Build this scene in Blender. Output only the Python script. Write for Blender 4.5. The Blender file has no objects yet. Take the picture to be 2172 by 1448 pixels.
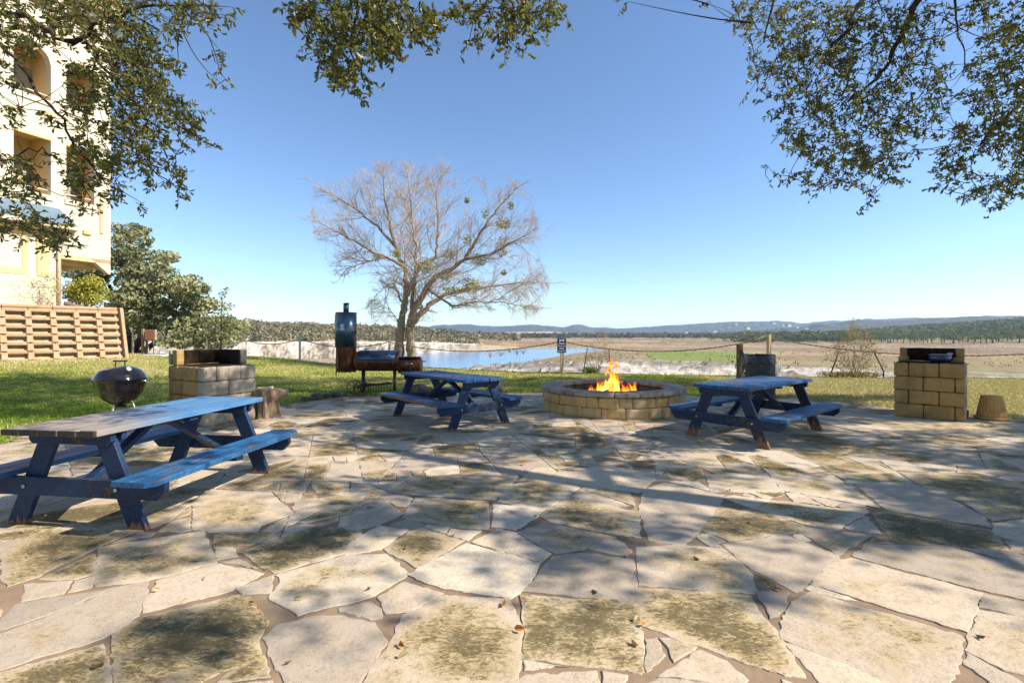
import bpy, bmesh, math, random
import numpy as np
from mathutils import Vector, Matrix, noise

random.seed(7); RNG = np.random.default_rng(11)
SC = bpy.context.scene; COL = SC.collection
PI = math.pi; R = math.radians
F, HOR, H = 1017.0, 710.0, 1.433          # focal length in photo pixels, horizon row, eye height

def at(px, py, d):                         # point of the place seen at a photo pixel, d metres ahead
    return Vector(((px-1086)/F*d, d, H+(HOR-py)/F*d))
def gnd(px, py, z=0.0):                    # where the ray of a photo pixel meets the level z
    d = F*(H-z)/(py-HOR)
    return Vector(((px-1086)/F*d, d, z))
def lerp(a, b, t): return a+(b-a)*t
def smooth(a, b, x):
    t = max(0.0, min(1.0, (x-a)/(b-a))); return t*t*(3-2*t)
def ns(p, s=1.0): return noise.noise(Vector(p)*s)
def fbm(p, s=1.0, o=4): return noise.fractal(Vector(p)*s, 1.0, 2.0, o)

# ------------------------------------------------------------------ objects
def tag(o, label=None, cat=None, group=None, kind=None):
    if label: o['label'] = label
    if cat: o['category'] = cat
    if group: o['group'] = group
    if kind: o['kind'] = kind
    return o
def thing(name, label, cat, loc=(0,0,0), rotz=0.0, group=None):
    o = bpy.data.objects.new(name, None); COL.objects.link(o)
    o.empty_display_size = .2
    o.location = loc; o.rotation_euler = (0,0,rotz)
    return tag(o, label, cat, group)
def copy_tree(o, parent=None):
    c = o.copy(); COL.objects.link(c); c.parent = parent
    for ch in list(o.children): copy_tree(ch, c)
    return c

class MB:
    """collects shapes and links them as one mesh object"""
    def __init__(s): s.v=[]; s.f=[]; s.sm=[]; s.mi=[]; s.m=0
    def add(s, vs, fs, smooth=False):
        b=len(s.v); s.v.extend([tuple(p) for p in vs])
        for f in fs: s.f.append(tuple(i+b for i in f)); s.sm.append(smooth); s.mi.append(s.m)
        return s
    def box(s, c, size, rot=None):
        x,y,z=[k/2 for k in size]; M=rot or Matrix.Identity(3); c=Vector(c)
        vs=[c+M@Vector(p) for p in ((-x,-y,-z),(x,-y,-z),(x,y,-z),(-x,y,-z),(-x,-y,z),(x,-y,z),(x,y,z),(-x,y,z))]
        return s.add(vs,[(3,2,1,0),(4,5,6,7),(0,1,5,4),(1,2,6,5),(2,3,7,6),(3,0,4,7)])
    def beam(s, a, b, w, t, up=(0,0,1)):
        """board from a to b: w wide across, t thick along the 'up' side"""
        a=Vector(a); b=Vector(b); d=(b-a).normalized(); u=Vector(up); sd=d.cross(u)
        if sd.length<1e-4: sd=d.cross(Vector((1,0,0)))
        sd.normalize(); u=sd.cross(d).normalized()
        vs=[]
        for p in (a,b):
            for (i,j) in ((-1,-1),(1,-1),(1,1),(-1,1)): vs.append(p+sd*(i*w/2)+u*(j*t/2))
        return s.add(vs,[(0,1,2,3),(7,6,5,4),(0,4,5,1),(1,5,6,2),(2,6,7,3),(3,7,4,0)])
    def tube(s, pts, rad, n=6, caps=True, smooth=True, closed=False):
        pts=[Vector(p) for p in pts]; k=len(pts)
        if not hasattr(rad,'__len__'): rad=[rad]*k
        vs=[]; u=None
        for i,p in enumerate(pts):
            if closed: d=pts[(i+1)%k]-pts[i-1]
            else: d=pts[min(i+1,k-1)]-pts[max(i-1,0)]
            if d.length<1e-9: d=Vector((0,0,1))
            d.normalize()
            if u is None:
                u=d.cross(Vector((0,0,1)))
                if u.length<.05: u=d.cross(Vector((1,0,0)))
            else: u=u-d*u.dot(d)
            if u.length<1e-6: u=d.orthogonal()
            u.normalize(); w=d.cross(u)
            for j in range(n):
                a=2*PI*j/n; vs.append(p+(u*math.cos(a)+w*math.sin(a))*rad[i])
        fs=[]
        for i in range(k if closed else k-1):
            i2=(i+1)%k
            for j in range(n):
                j2=(j+1)%n; fs.append((i*n+j,i*n+j2,i2*n+j2,i2*n+j))
        s.add(vs,fs,smooth)
        if caps and not closed:
            b=len(s.v)-len(vs)
            s.f.append(tuple(b+j for j in range(n))[::-1]); s.sm.append(False); s.mi.append(s.m)
            s.f.append(tuple(b+(k-1)*n+j for j in range(n))); s.sm.append(False); s.mi.append(s.m)
        return s
    def cyl(s, a, b, r, r2=None, n=20, caps=True): return s.tube([a,b],[r,r if r2 is None else r2],n,caps)
    def lathe(s, prof, c=(0,0,0), n=32, M=None, smooth=True, a0=0.0, a1=2*PI):
        c=Vector(c); vs=[]; full=abs(a1-a0-2*PI)<1e-6; m=n if full else n+1
        for (r,z) in prof:
            for j in range(m):
                a=a0+(a1-a0)*j/n; p=Vector((r*math.cos(a),r*math.sin(a),z))
                vs.append(c+(M@p if M else p))
        fs=[]
        for i in range(len(prof)-1):
            for j in range(n):
                j2=(j+1)%m; fs.append((i*m+j,i*m+j2,(i+1)*m+j2,(i+1)*m+j))
        return s.add(vs,fs,smooth)
    def prism(s, poly, axis_o, ux, uy, un, t0, t1, smooth=False):
        """2-D outline extruded from t0 to t1 along un"""
        o=Vector(axis_o); ux=Vector(ux); uy=Vector(uy); un=Vector(un); n=len(poly)
        vs=[o+ux*x+uy*y+un*t0 for x,y in poly]+[o+ux*x+uy*y+un*t1 for x,y in poly]
        fs=[tuple(range(n))[::-1],tuple(range(n,2*n))]+[(i,(i+1)%n,n+(i+1)%n,n+i) for i in range(n)]
        return s.add(vs,fs,smooth)
    def rough(s, fn, nu, nv, nw, amp=.006, e=.06, sc=9.0, seed=0.0, smooth=True):
        """stone: unit cube sent through fn, edges rounded, faces broken by noise (amp metres)"""
        def ticks(n): return [0.0]+[e+(1-2*e)*i/n for i in range(n+1)]+[1.0]
        T=[ticks(nu),ticks(nv),ticks(nw)]; idx={}; vs=[]
        cen=Vector(fn(.5,.5,.5))
        def vert(i,j,k):
            key=(i,j,k)
            if key in idx: return idx[key]
            c=[T[0][i],T[1][j],T[2][k]]; ex=[q in (0.0,1.0) for q in c]
            if sum(ex)>=2: c=[(q+(e*.55 if q==0.0 else -e*.55)) if x else q for q,x in zip(c,ex)]
            p=Vector(fn(*c)); o=(p-cen)
            nz=noise.noise_vector(p*sc+Vector((seed,seed*.7,0)))+.6*noise.noise_vector(p*sc*2.7+Vector((seed,0,3)))
            p=p+nz*amp*(.5 if sum(ex)>=2 else 1.0)
            idx[key]=len(vs); vs.append(p); return idx[key]
        L=[len(t)-1 for t in T]; fs=[]
        for i in range(L[0]):
            for j in range(L[1]):
                fs.append((vert(i,j,0),vert(i,j+1,0),vert(i+1,j+1,0),vert(i+1,j,0)))
                fs.append((vert(i,j,L[2]),vert(i+1,j,L[2]),vert(i+1,j+1,L[2]),vert(i,j+1,L[2])))
        for i in range(L[0]):
            for k in range(L[2]):
                fs.append((vert(i,0,k),vert(i+1,0,k),vert(i+1,0,k+1),vert(i,0,k+1)))
                fs.append((vert(i,L[1],k),vert(i,L[1],k+1),vert(i+1,L[1],k+1),vert(i+1,L[1],k)))
        for j in range(L[1]):
            for k in range(L[2]):
                fs.append((vert(0,j,k),vert(0,j,k+1),vert(0,j+1,k+1),vert(0,j+1,k)))
                fs.append((vert(L[0],j,k),vert(L[0],j+1,k),vert(L[0],j+1,k+1),vert(L[0],j,k+1)))
        return s.add(vs,fs,smooth)
    def build(s, name, mats, parent=None, bevel=0.0, seg=2, attr=None):
        me=bpy.data.meshes.new(name); me.from_pydata(s.v,[],s.f)
        if not isinstance(mats,(list,tuple)): mats=[mats]
        for m in mats: me.materials.append(m)
        me.polygons.foreach_set('use_smooth',s.sm)
        if len(mats)>1: me.polygons.foreach_set('material_index',s.mi)
        if attr:
            for k,vals in attr.items():
                a=me.attributes.new(k,'FLOAT','POINT'); a.data.foreach_set('value',vals)
        me.update()
        o=bpy.data.objects.new(name,me); COL.objects.link(o)
        if parent: o.parent=parent
        if bevel:
            b=o.modifiers.new('Bevel','BEVEL'); b.width=bevel; b.segments=seg; b.limit_method='ANGLE'; b.angle_limit=R(40)
        return o

def np_mesh(name, V, Fq, mat, parent=None, smooth=False, fattr=None, vcol=None):
    """big meshes straight from arrays: V (n,3), Fq (m,k) with k corners each"""
    me=bpy.data.meshes.new(name); n=len(V); m,k=Fq.shape
    me.vertices.add(n); me.vertices.foreach_set('co',np.ascontiguousarray(V,dtype=np.float32).ravel())
    me.loops.add(m*k); me.loops.foreach_set('vertex_index',np.ascontiguousarray(Fq,dtype=np.int32).ravel())
    me.polygons.add(m); me.polygons.foreach_set('loop_start',np.arange(0,m*k,k,dtype=np.int32))
    try: me.polygons.foreach_set('loop_total',np.full(m,k,dtype=np.int32))
    except Exception: pass
    me.polygons.foreach_set('use_smooth',np.full(m,smooth,dtype=bool))
    if fattr is not None:
        a=me.attributes.new('rnd','FLOAT','FACE'); a.data.foreach_set('value',np.ascontiguousarray(fattr,dtype=np.float32))
    if vcol is not None:
        a=me.attributes.new('tone','FLOAT_COLOR','POINT')
        c=np.ones((n,4),dtype=np.float32); c[:,:3]=vcol; a.data.foreach_set('color',c.ravel())
    me.materials.append(mat); me.update(calc_edges=True); me.validate()
    o=bpy.data.objects.new(name,me); COL.objects.link(o)
    if parent: o.parent=parent
    return o

# ------------------------------------------------------------------ materials
class NT:
    def __init__(s, name):
        s.m=bpy.data.materials.new(name); s.m.use_nodes=True; s.t=s.m.node_tree; s.t.nodes.clear()
        s.out=s.t.nodes.new('ShaderNodeOutputMaterial')
    def n(s, typ, **kw):
        q=s.t.nodes.new('ShaderNode'+typ)
        for k,v in kw.items(): setattr(q,k,v)
        return q
    def link(s, a, b): s.t.links.new(a,b)
    def set(s, sock, v):
        if isinstance(v,bpy.types.NodeSocket): s.link(v,sock)
        elif hasattr(v,'__len__') and len(v)==3 and sock.type=='RGBA': sock.default_value=(*v,1)
        else: sock.default_value=v
    def coord(s, kind='Object', scale=(1,1,1)):
        c=s.n('TexCoord'); mp=s.n('Mapping'); s.link(c.outputs[kind],mp.inputs[0]); mp.inputs['Scale'].default_value=scale
        return mp.outputs[0]
    def noise(s, vec, scale, detail=4, rough=.55, dist=0.0):
        q=s.n('TexNoise'); s.link(vec,q.inputs['Vector']); q.inputs['Scale'].default_value=scale
        q.inputs['Detail'].default_value=detail; q.inputs['Roughness'].default_value=rough; q.inputs['Distortion'].default_value=dist
        return q.outputs['Fac']
    def ramp(s, fac, stops):
        q=s.n('ValToRGB'); s.link(fac,q.inputs[0]); e=q.color_ramp.elements
        while len(e)<len(stops): e.new(.5)
        for i,(p,c) in enumerate(stops):
            e[i].position=p; e[i].color=(*c,1) if hasattr(c,'__len__') else (c,c,c,1)
        return q.outputs[0]
    def mix(s, fac, a, b, typ='MIX'):
        q=s.n('MixRGB',blend_type=typ); s.set(q.inputs[0],fac); s.set(q.inputs[1],a); s.set(q.inputs[2],b); return q.outputs[0]
    def math(s, op, a, b=0.0, c=None):
        q=s.n('Math',operation=op); s.set(q.inputs[0],a); s.set(q.inputs[1],b)
        if c is not None: s.set(q.inputs[2],c)
        return q.outputs[0]
    def attr(s, name, out='Fac'):
        q=s.n('Attribute'); q.attribute_name=name; return q.outputs[out]
    def bump(s, hgt, strength=.5, dist=.01, prev=None):
        q=s.n('Bump'); s.set(q.inputs['Height'],hgt); q.inputs['Strength'].default_value=strength; q.inputs['Distance'].default_value=dist
        if prev is not None: s.link(prev,q.inputs['Normal'])
        return q.outputs[0]
    def bsdf(s, col, rough=.8, metal=0.0, normal=None, spec=.5, **kw):
        q=s.n('BsdfPrincipled'); s.set(q.inputs['Base Color'],col); s.set(q.inputs['Roughness'],rough); s.set(q.inputs['Metallic'],metal)
        s.set(q.inputs['Specular IOR Level'],spec)
        if normal is not None: s.link(normal,q.inputs['Normal'])
        for k,v in kw.items(): s.set(q.inputs[k],v)
        s.link(q.outputs[0],s.out.inputs[0]); return q

def simple(name, c1, c2=None, scale=6.0, rough=.75, metal=0.0, bump=.2, bd=.004, spec=.4, stretch=(1,1,1), detail=5):
    t=NT(name); v=t.coord('Object',stretch); c2=c2 or tuple(k*.7 for k in c1)
    nz=t.noise(v,scale,detail); col=t.mix(t.ramp(nz,[(.3,0.0),(.7,1.0)]),c1,c2)
    t.bsdf(col,rough,metal,t.bump(t.noise(v,scale*6,3),bump,bd) if bump else None,spec); return t.m

def mat_paint(name, blue, wood, worn=.42, dirt=.5, rough=.58, foot=(.12,.35)):
    """worn blue paint: wood shows through along the grain, dark grime in blotches"""
    t=NT(name); c=t.n('TexCoord'); mp=t.n('Mapping'); t.link(c.outputs['Object'],mp.inputs[0]); v=mp.outputs[0]
    mpg=t.n('Mapping'); t.link(c.outputs['Object'],mpg.inputs[0]); mpg.inputs['Scale'].default_value=(9,1.3,9)
    g=t.noise(mpg.outputs[0],3.2,6,.65); b=t.noise(v,2.6,4,.6); f=t.noise(v,60,3)
    col=t.mix(t.ramp(b,[(.3,0.0),(.75,1.0)]),blue,tuple(k*dirt for k in blue))
    col=t.mix(t.math('MULTIPLY',t.ramp(f,[(.45,0.0),(.7,1.0)]),.25),col,tuple(min(1,k*2.2+.02) for k in blue))
    wc=t.mix(t.noise(mpg.outputs[0],7,4),wood,tuple(k*.45 for k in wood))
    mask=t.ramp(t.math('ADD',t.math('MULTIPLY',g,.62),t.math('MULTIPLY',b,.42)),[(1-worn,0.0),(1.04-worn,1.0)])
    col=t.mix(mask,col,wc)
    sz=t.n('SeparateXYZ'); t.link(c.outputs['Object'],sz.inputs[0])
    low=t.math('MULTIPLY',t.ramp(sz.outputs[2],[(0.0,1.0),(foot[0],0.0)]),foot[1]); low=t.ramp(t.math('ADD',low,t.math('MULTIPLY',t.noise(t.coord('Object',(40,40,3)),1.0,3),.55)),[(.50,0.0),(.56,1.0)])
    col=t.mix(low,col,t.mix(t.noise(v,30,2),(.34,.18,.07),(.16,.06,.03)))
    bv=t.n('Bevel'); bv.samples=4; bv.inputs['Radius'].default_value=.008; ge=t.n('NewGeometry'); dt=t.n('VectorMath',operation='DOT_PRODUCT'); t.link(bv.outputs[0],dt.inputs[0]); t.link(ge.outputs['True Normal'],dt.inputs[1])
    ed=t.math('MULTIPLY',t.ramp(dt.outputs['Value'],[(.80,1.0),(.97,0.0)]),t.ramp(t.noise(v,22,4,.7),[(.38,0.0),(.56,.85)])); col=t.mix(ed,col,t.mix(t.noise(v,9,3),(.22,.34,.44),wood))
    spk=t.noise(v,150,1); col=t.mix(t.ramp(spk,[(.74,0.0),(.78,.7)]),col,(.45,.45,.43))
    nrm=t.bump(g,.35,.004); nrm=t.bump(mask,.3,-.002,nrm)
    t.bsdf(col,t.mix(mask,(rough,)*3,(.85,)*3),0,nrm,.35); return t.m

def mat_leaf(name, cols, trans=.25, rough=.5, spec=.3):
    """leaf: per-leaf tone from the face attribute rnd"""
    t=NT(name); r=t.attr('rnd'); n=len(cols)
    col=t.ramp(r,[(i/(n-1),c) for i,c in enumerate(cols)])
    p=t.bsdf(col,rough,0,None,spec)
    tr=t.n('BsdfTranslucent'); t.link(t.mix(.5,col,(.35,.38,.05),'MIX'),tr.inputs[0])
    mx=t.n('MixShader'); mx.inputs[0].default_value=trans
    t.link(p.outputs[0],mx.inputs[1]); t.link(tr.outputs[0],mx.inputs[2]); t.link(mx.outputs[0],t.out.inputs[0]); return t.m

# ------------------------------------------------------------------ leaves
def rand_unit(n):
    v=RNG.normal(size=(n,3)); return v/np.linalg.norm(v,axis=1,keepdims=True)
def leaf_arrays(P, D, L, Wd, fold=.25):
    """oval leaves folded on the midrib: base P, direction D, length L, width Wd; two quads per leaf"""
    n=len(P); D=D/np.linalg.norm(D,axis=1,keepdims=True)
    U=np.cross(D,rand_unit(n)); U/=np.maximum(np.linalg.norm(U,axis=1,keepdims=True),1e-6); N=np.cross(D,U)
    L=L[:,None]; Wd=Wd[:,None]
    def pt(t,w,h): return P+D*L*t+U*Wd*w+N*Wd*h
    V=np.stack([pt(0,0,0),pt(.28,.42,fold),pt(.72,.46,fold),pt(1,0,-.05),pt(.72,-.46,fold),pt(.28,-.42,fold)],1).reshape(-1,3)
    b=(np.arange(n)*6)[:,None]
    Fq=np.concatenate([b+np.array([[0,1,2,3]]),b+np.array([[0,3,4,5]])],1).reshape(-1,4)
    return V,Fq
def quad_arrays(P, N, S, asp=.7):
    n=len(P); N=N/np.linalg.norm(N,axis=1,keepdims=True)
    U=np.cross(N,rand_unit(n)); U/=np.maximum(np.linalg.norm(U,axis=1,keepdims=True),1e-6); W=np.cross(N,U); S=S[:,None]
    V=np.stack([P-U*S,P-W*S*asp+N*S*.15,P+U*S,P+W*S*asp+N*S*.15],1).reshape(-1,3)
    return V,(np.arange(n)*4)[:,None]+np.array([[0,1,2,3]])
def lobes_quads(lobes, per, size, jit=.35, flat=.55, dens=1.6):
    """leaf clumps on the shells of ellipsoid lobes (cx,cy,cz,rx,ry,rz)"""
    PP=[];NN=[];SS=[];RR=[]
    for (cx,cy,cz,rx,ry,rz) in lobes:
        k=max(6,int(per*(rx*ry+rx*rz+ry*rz)/3)); u=rand_unit(k); rad=1-np.abs(RNG.normal(0,.22,size=(k,1)))
        p=u*rad*np.array([[rx,ry,rz]])
        PP.append(p+np.array([[cx,cy,cz]])); NN.append(u+jit*rand_unit(k)*2.2); SS.append(size*RNG.uniform(.55,1.25,k))
        base=RNG.uniform(.1,.75); RR.append(np.clip(base+RNG.normal(0,.2,k),0,1))
    P=np.concatenate(PP); V,Fq=quad_arrays(P,np.concatenate(NN),np.concatenate(SS),flat)
    return V,Fq,np.concatenate(RR)

def grow(nodes, targets, step=.12, sag=.0, seed=1):
    """joins targets to the nearest point of a growing skeleton; nodes: list of (Vector) already there.
    returns segments [(list of points)] and per target its parent direction"""
    rnd=random.Random(seed); N=np.array([tuple(p) for p in nodes]); cap=len(N)
    buf=np.zeros((len(N)+len(targets)*14+10,3)); buf[:cap]=N; cnt=cap
    T=np.array([tuple(t) for t in targets])
    d0=np.array([np.min(np.sum((N-t)**2,1)) for t in T]); order=np.argsort(d0); segs=[]; dirs=[None]*len(T)
    for i in order:
        t=T[i]; dd=np.sum((buf[:cnt]-t)**2,1); j=int(np.argmin(dd)); a=Vector(buf[j]); b=Vector(t); L=(b-a).length
        k=max(1,min(12,int(L/step))); pts=[a]
        off=Vector((rnd.uniform(-1,1),rnd.uniform(-1,1),rnd.uniform(-1,1)))*L*.12+Vector((0,0,sag*L))
        for q in range(1,k+1):
            f=q/k; p=a.lerp(b,f)+off*math.sin(PI*f); pts.append(p); buf[cnt]=p; cnt+=1
        segs.append(pts); dirs[i]=(pts[-1]-pts[-2]).normalized() if L>1e-6 else Vector((0,0,-1))
    return segs,dirs
# ================================================================== sky, sun, camera
SUN_EL, SUN_AZ = R(40), math.atan2(.975,-.22)      # azimuth clockwise from +Y
SUN = Vector((math.sin(SUN_AZ)*math.cos(SUN_EL), math.cos(SUN_AZ)*math.cos(SUN_EL), math.sin(SUN_EL)))
w=bpy.data.worlds.new('World'); SC.world=w; w.use_nodes=True; nt=w.node_tree; nt.nodes.clear()
sky=nt.nodes.new('ShaderNodeTexSky'); sky.sky_type='NISHITA'; sky.sun_disc=False
sky.sun_elevation=SUN_EL; sky.sun_rotation=SUN_AZ; sky.altitude=200; sky.air_density=0.95; sky.dust_density=0.0; sky.ozone_density=4.2
bg=nt.nodes.new('ShaderNodeBackground'); bg.inputs[1].default_value=.126
wo=nt.nodes.new('ShaderNodeOutputWorld'); nt.links.new(sky.outputs[0],bg.inputs[0]); nt.links.new(bg.outputs[0],wo.inputs[0])
l=bpy.data.lights.new('sun','SUN'); l.energy=4.8; l.angle=R(.53); l.color=(1,.90,.75)
lo=bpy.data.objects.new('sun',l); COL.objects.link(lo); lo.rotation_euler=SUN.to_track_quat('Z','Y').to_euler(); lo.location=(12,-4,14)
cam=bpy.data.cameras.new('camera'); co=bpy.data.objects.new('camera',cam); COL.objects.link(co); SC.camera=co
co.location=(0,0,H); co.rotation_euler=(R(90),0,0); cam.sensor_width=36; cam.lens=F/2172*36; cam.shift_y=-(724-HOR)/2172
cam.clip_start=.05; cam.clip_end=20000
SC.render.resolution_x=1024; SC.render.resolution_y=682
vs=SC.view_settings; vs.view_transform='Standard'; vs.look='None'; vs.exposure=0.78; vs.gamma=1
cy=SC.cycles; cy.max_bounces=6; cy.diffuse_bounces=3; cy.glossy_bounces=3; cy.transmission_bounces=4; cy.transparent_max_bounces=12
cy.volume_bounces=0; cy.use_denoising=True; cy.caustics_reflective=False; cy.caustics_refractive=False; cy.sample_clamp_indirect=4

# ================================================================== patio of flagstones
def poly_inside(p, poly):
    x,y=p[0],p[1]; c=False; n=len(poly)
    for i in range(n):
        x1,y1=poly[i][0],poly[i][1]; x2,y2=poly[i-1][0],poly[i-1][1]
        if (y1>y)!=(y2>y) and x<(x2-x1)*(y-y1)/(y2-y1)+x1: c=not c
    return c
EDGE=[gnd(*q) for q in ((-330,1010),(0,944),(60,924),(200,905),(330,886),(470,872),(600,858),(720,842),(820,836),(930,832),(1120,833.5),(1300,829),(1460,838),(1560,843),(1750,850),(1800,853),(1900,868),(2050,881),(2172,888),(2420,900))]
PATIO=[(p.x,p.y) for p in EDGE]+[(9.5,-5.0),(-7.0,-5.0)]
def area(p): return .5*sum(p[i-1][0]*p[i][1]-p[i][0]*p[i-1][1] for i in range(len(p)))
def clip(poly, a, b, keep_left):
    """part of a polygon on one side of the line a-b"""
    out=[]; n=len(poly); nx,ny=-(b[1]-a[1]),(b[0]-a[0])
    def sd(p): return ((p[0]-a[0])*nx+(p[1]-a[1])*ny)*(1 if keep_left else -1)
    for i in range(n):
        p,q=poly[i-1],poly[i]; s0,s1=sd(p),sd(q)
        if (s0>=0)!=(s1>=0):
            t=s0/(s0-s1); out.append((p[0]+(q[0]-p[0])*t,p[1]+(q[1]-p[1])*t))
        if s1>=0: out.append(q)
    return out
def hull(pts):
    pts=sorted(set(pts)); 
    def half(ps):
        h=[]
        for p in ps:
            while len(h)>1 and (h[-1][0]-h[-2][0])*(p[1]-h[-2][1])-(h[-1][1]-h[-2][1])*(p[0]-h[-2][0])<=0: h.pop()
            h.append(p)
        return h
    a=half(pts); b=half(pts[::-1]); return a[:-1]+b[:-1]
def subtract(poly, cv):
    """polygon minus a convex one (ccw), as convex pieces"""
    outs=[]; rest=poly
    for i in range(len(cv)):
        a,b=cv[i-1],cv[i]; o=clip(rest,a,b,False)
        if len(o)>2 and abs(area(o))>1e-4: outs.append(o)
        rest=clip(rest,a,b,True)
        if len(rest)<3: return outs
    return outs
def grow_poly(p, k):
    cx=sum(q[0] for q in p)/len(p); cy_=sum(q[1] for q in p)/len(p)
    return [(x+(x-cx)/max(1e-3,math.hypot(x-cx,y-cy_))*k,y+(y-cy_)/max(1e-3,math.hypot(x-cx,y-cy_))*k) for x,y in p]
# the large stones at the front, outlined from the photograph (three enlarged crops) and laid on the ground
TR={0:[(.9,[(0,510),(300,375),(760,385),(850,385),(640,470),(240,665),(60,730),(20,690)]),(.75,[(640,480),(780,455),(1290,380),(1370,580),(930,690),(620,720),(600,700)]),
(.8,[(260,680),(590,525),(605,560),(585,650),(480,680)]),(.05,[(165,715),(450,695),(400,775),(150,815)]),(.0,[(480,700),(590,670),(575,735),(440,765)]),
(.3,[(0,1000),(0,960),(100,845),(730,735),(300,910)]),(.5,[(0,1030),(300,925),(750,735),(930,700),(935,740),(880,910),(660,1050),(0,1250)]),(.12,[(1010,690),(1390,590),(1670,650),(1460,760),(920,895),(925,830)]),
(1.,[(710,1040),(920,925),(1520,790),(1580,800),(1690,960),(1640,1060),(1660,1170),(1300,1310),(1250,1344),(740,1400),(730,1250)]),(.9,[(0,1280),(640,1110),(690,1240),(700,1420),(0,1420)]),
(.02,[(1690,1060),(1780,970),(1990,920),(2172,915),(2370,960),(2450,1080),(2250,1380),(1850,1380),(1730,1160)]),(1.,[(1520,520),(2010,345),(2300,375),(2290,420),(2172,520),(1750,640),(1690,620),(1540,510)]),
(.6,[(1760,660),(2172,540),(2450,520),(2600,650),(2350,800),(1900,905),(1720,790),(1790,690)]),(.1,[(1490,745),(1735,665),(1715,765),(1560,775)]),(.0,[(1370,480),(1480,480),(1510,535),(1380,560)]),
(.0,[(1400,575),(1520,555),(1640,615)]),(.6,[(1230,210),(1350,110),(1720,130),(1860,260),(1660,340),(1640,380),(1330,380),(1230,360)])],
724:[(.8,[(280,490),(430,380),(520,365),(770,440),(490,610),(300,510)]),(.3,[(420,660),(800,460),(1260,580),(1200,700),(1120,760),(1060,800),(640,740)]),(.45,[(835,450),(1000,370),(1090,385),(1330,520),(1260,575)]),
(.5,[(1120,385),(1260,335),(1370,340),(1740,420),(1530,495),(1360,520)]),(.0,[(1545,490),(1750,430),(1840,500),(1820,540)]),(.4,[(1160,760),(1300,610),(1350,540),(1530,520),(1850,560),(1885,820),(1870,825)]),
(1.,[(1140,790),(1880,835),(1905,950),(1910,1260),(1890,1275),(1470,1215),(1170,1190),(1175,990)]),(.75,[(400,920),(660,785),(1060,815),(1100,880),(1140,990),(1135,1130),(1125,1300),(1000,1344),(110,1400),(300,1120)]),
(.45,[(240,800),(400,705),(640,775),(440,880),(290,895)]),(.0,[(0,865),(180,830),(240,870),(240,930),(180,930),(0,890)]),(.0,[(1170,1200),(1430,1240),(1180,1265)]),(.3,[(1180,1290),(1610,1275),(1640,1400),(1000,1400)]),
(.1,[(1670,1275),(1810,1300),(1790,1400),(1670,1400)]),(.7,[(400,290),(470,165),(930,190),(935,370),(700,345),(540,320)]),(.2,[(970,210),(1300,230),(1240,290),(1110,370),(960,350)]),
(.85,[(1260,280),(1450,160),(1890,260),(1895,420),(1750,400),(1360,325)]),(.7,[(1000,190),(1060,90),(1260,50),(1530,90),(1300,240)]),(.75,[(300,130),(480,30),(800,30),(1130,20),(1050,110),(970,180),(480,150)]),
(.0,[(320,335),(420,300),(530,335),(480,365),(310,345)]),(.0,[(545,335),(690,350),(650,385),(530,355)]),(.0,[(700,365),(880,380),(800,435),(680,400)]),(.4,[(0,290),(300,200),(390,270),(240,335),(30,380),(0,370)]),
(.4,[(20,460),(240,345),(420,365),(250,490),(30,530)]),(.1,[(1270,45),(1400,0),(1600,-30),(1990,0),(1990,50),(1890,130),(1550,85)]),(.02,[(1920,120),(2050,70),(2172,90),(2430,150),(2380,280),(2180,470),(1960,430),(1900,250)])],
1448:[(.6,[(-290,480),(-20,470),(250,490),(380,590),(440,660),(460,770),(-270,720)]),(.85,[(-280,740),(430,785),(470,880),(590,1010),(770,1300),(540,1260),(60,1090),(-260,980)]),(.15,[(260,460),(650,400),(980,530),(980,570),(860,640),(800,700),(720,765),(400,590)]),
(.35,[(820,715),(930,600),(1070,550),(1900,770),(1850,880),(1790,1010)]),(.6,[(640,940),(700,830),(830,770),(1760,1040),(1770,1120),(1700,1344),(1330,1344),(640,1060)]),(.1,[(650,1090),(880,1150),(1360,1344),(1340,1400),(940,1400)]),
(.5,[(1880,880),(2300,960),(2300,1290),(2050,1260),(1810,1130)]),(.2,[(1920,780),(2300,860),(2300,950),(1890,860)]),(.45,[(1090,530),(1180,460),(1700,480),(2172,605),(2300,640),(2300,840),(1900,750),(1100,545)]),
(.1,[(470,770),(670,770),(650,850),(620,920),(560,930)]),(.9,[(120,370),(240,220),(760,345),(740,385),(300,440)]),(.8,[(440,225),(570,180),(1180,255),(970,370),(800,340)]),(.0,[(1035,350),(1170,285),(1260,395),(1060,370)]),
(1.,[(1210,265),(1290,255),(1960,370),(2060,490),(1740,480),(1330,430)]),(.05,[(1100,80),(1560,100),(1920,290),(1960,350),(1300,240)]),(.5,[(740,380),(770,350),(1210,400),(1030,500),(990,530)]),(.3,[(1980,330),(2200,300),(2300,310),(2300,480),(1990,400)]),
(.7,[(1800,200),(1930,170),(2140,290),(1970,310)]),(.6,[(560,40),(940,10),(1250,230),(640,120)]),(.5,[(150,20),(530,10),(640,130),(180,130)]),(.4,[(260,160),(330,150),(550,180),(430,225)]),
(.7,[(950,10),(1350,0),(1500,95),(1090,75)]),(.85,[(1370,0),(1900,20),(2300,120),(2300,270),(1700,170),(1550,95)])]}
stones=[]
for off,L_ in TR.items():
    for moss,poly in L_:
        g=[gnd(off+x/3,1000+y/3) for x,y in poly]; q=[(p.x,p.y) for p in g]
        if area(q)<0: q=q[::-1]
        stones.append((moss,grow_poly(q,.014)))
traced=[hull(grow_poly(q,.006)) for m,q in stones]
tbox=[(min(p[0] for p in t),max(p[0] for p in t),min(p[1] for p in t),max(p[1] for p in t)) for t in traced]
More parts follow.
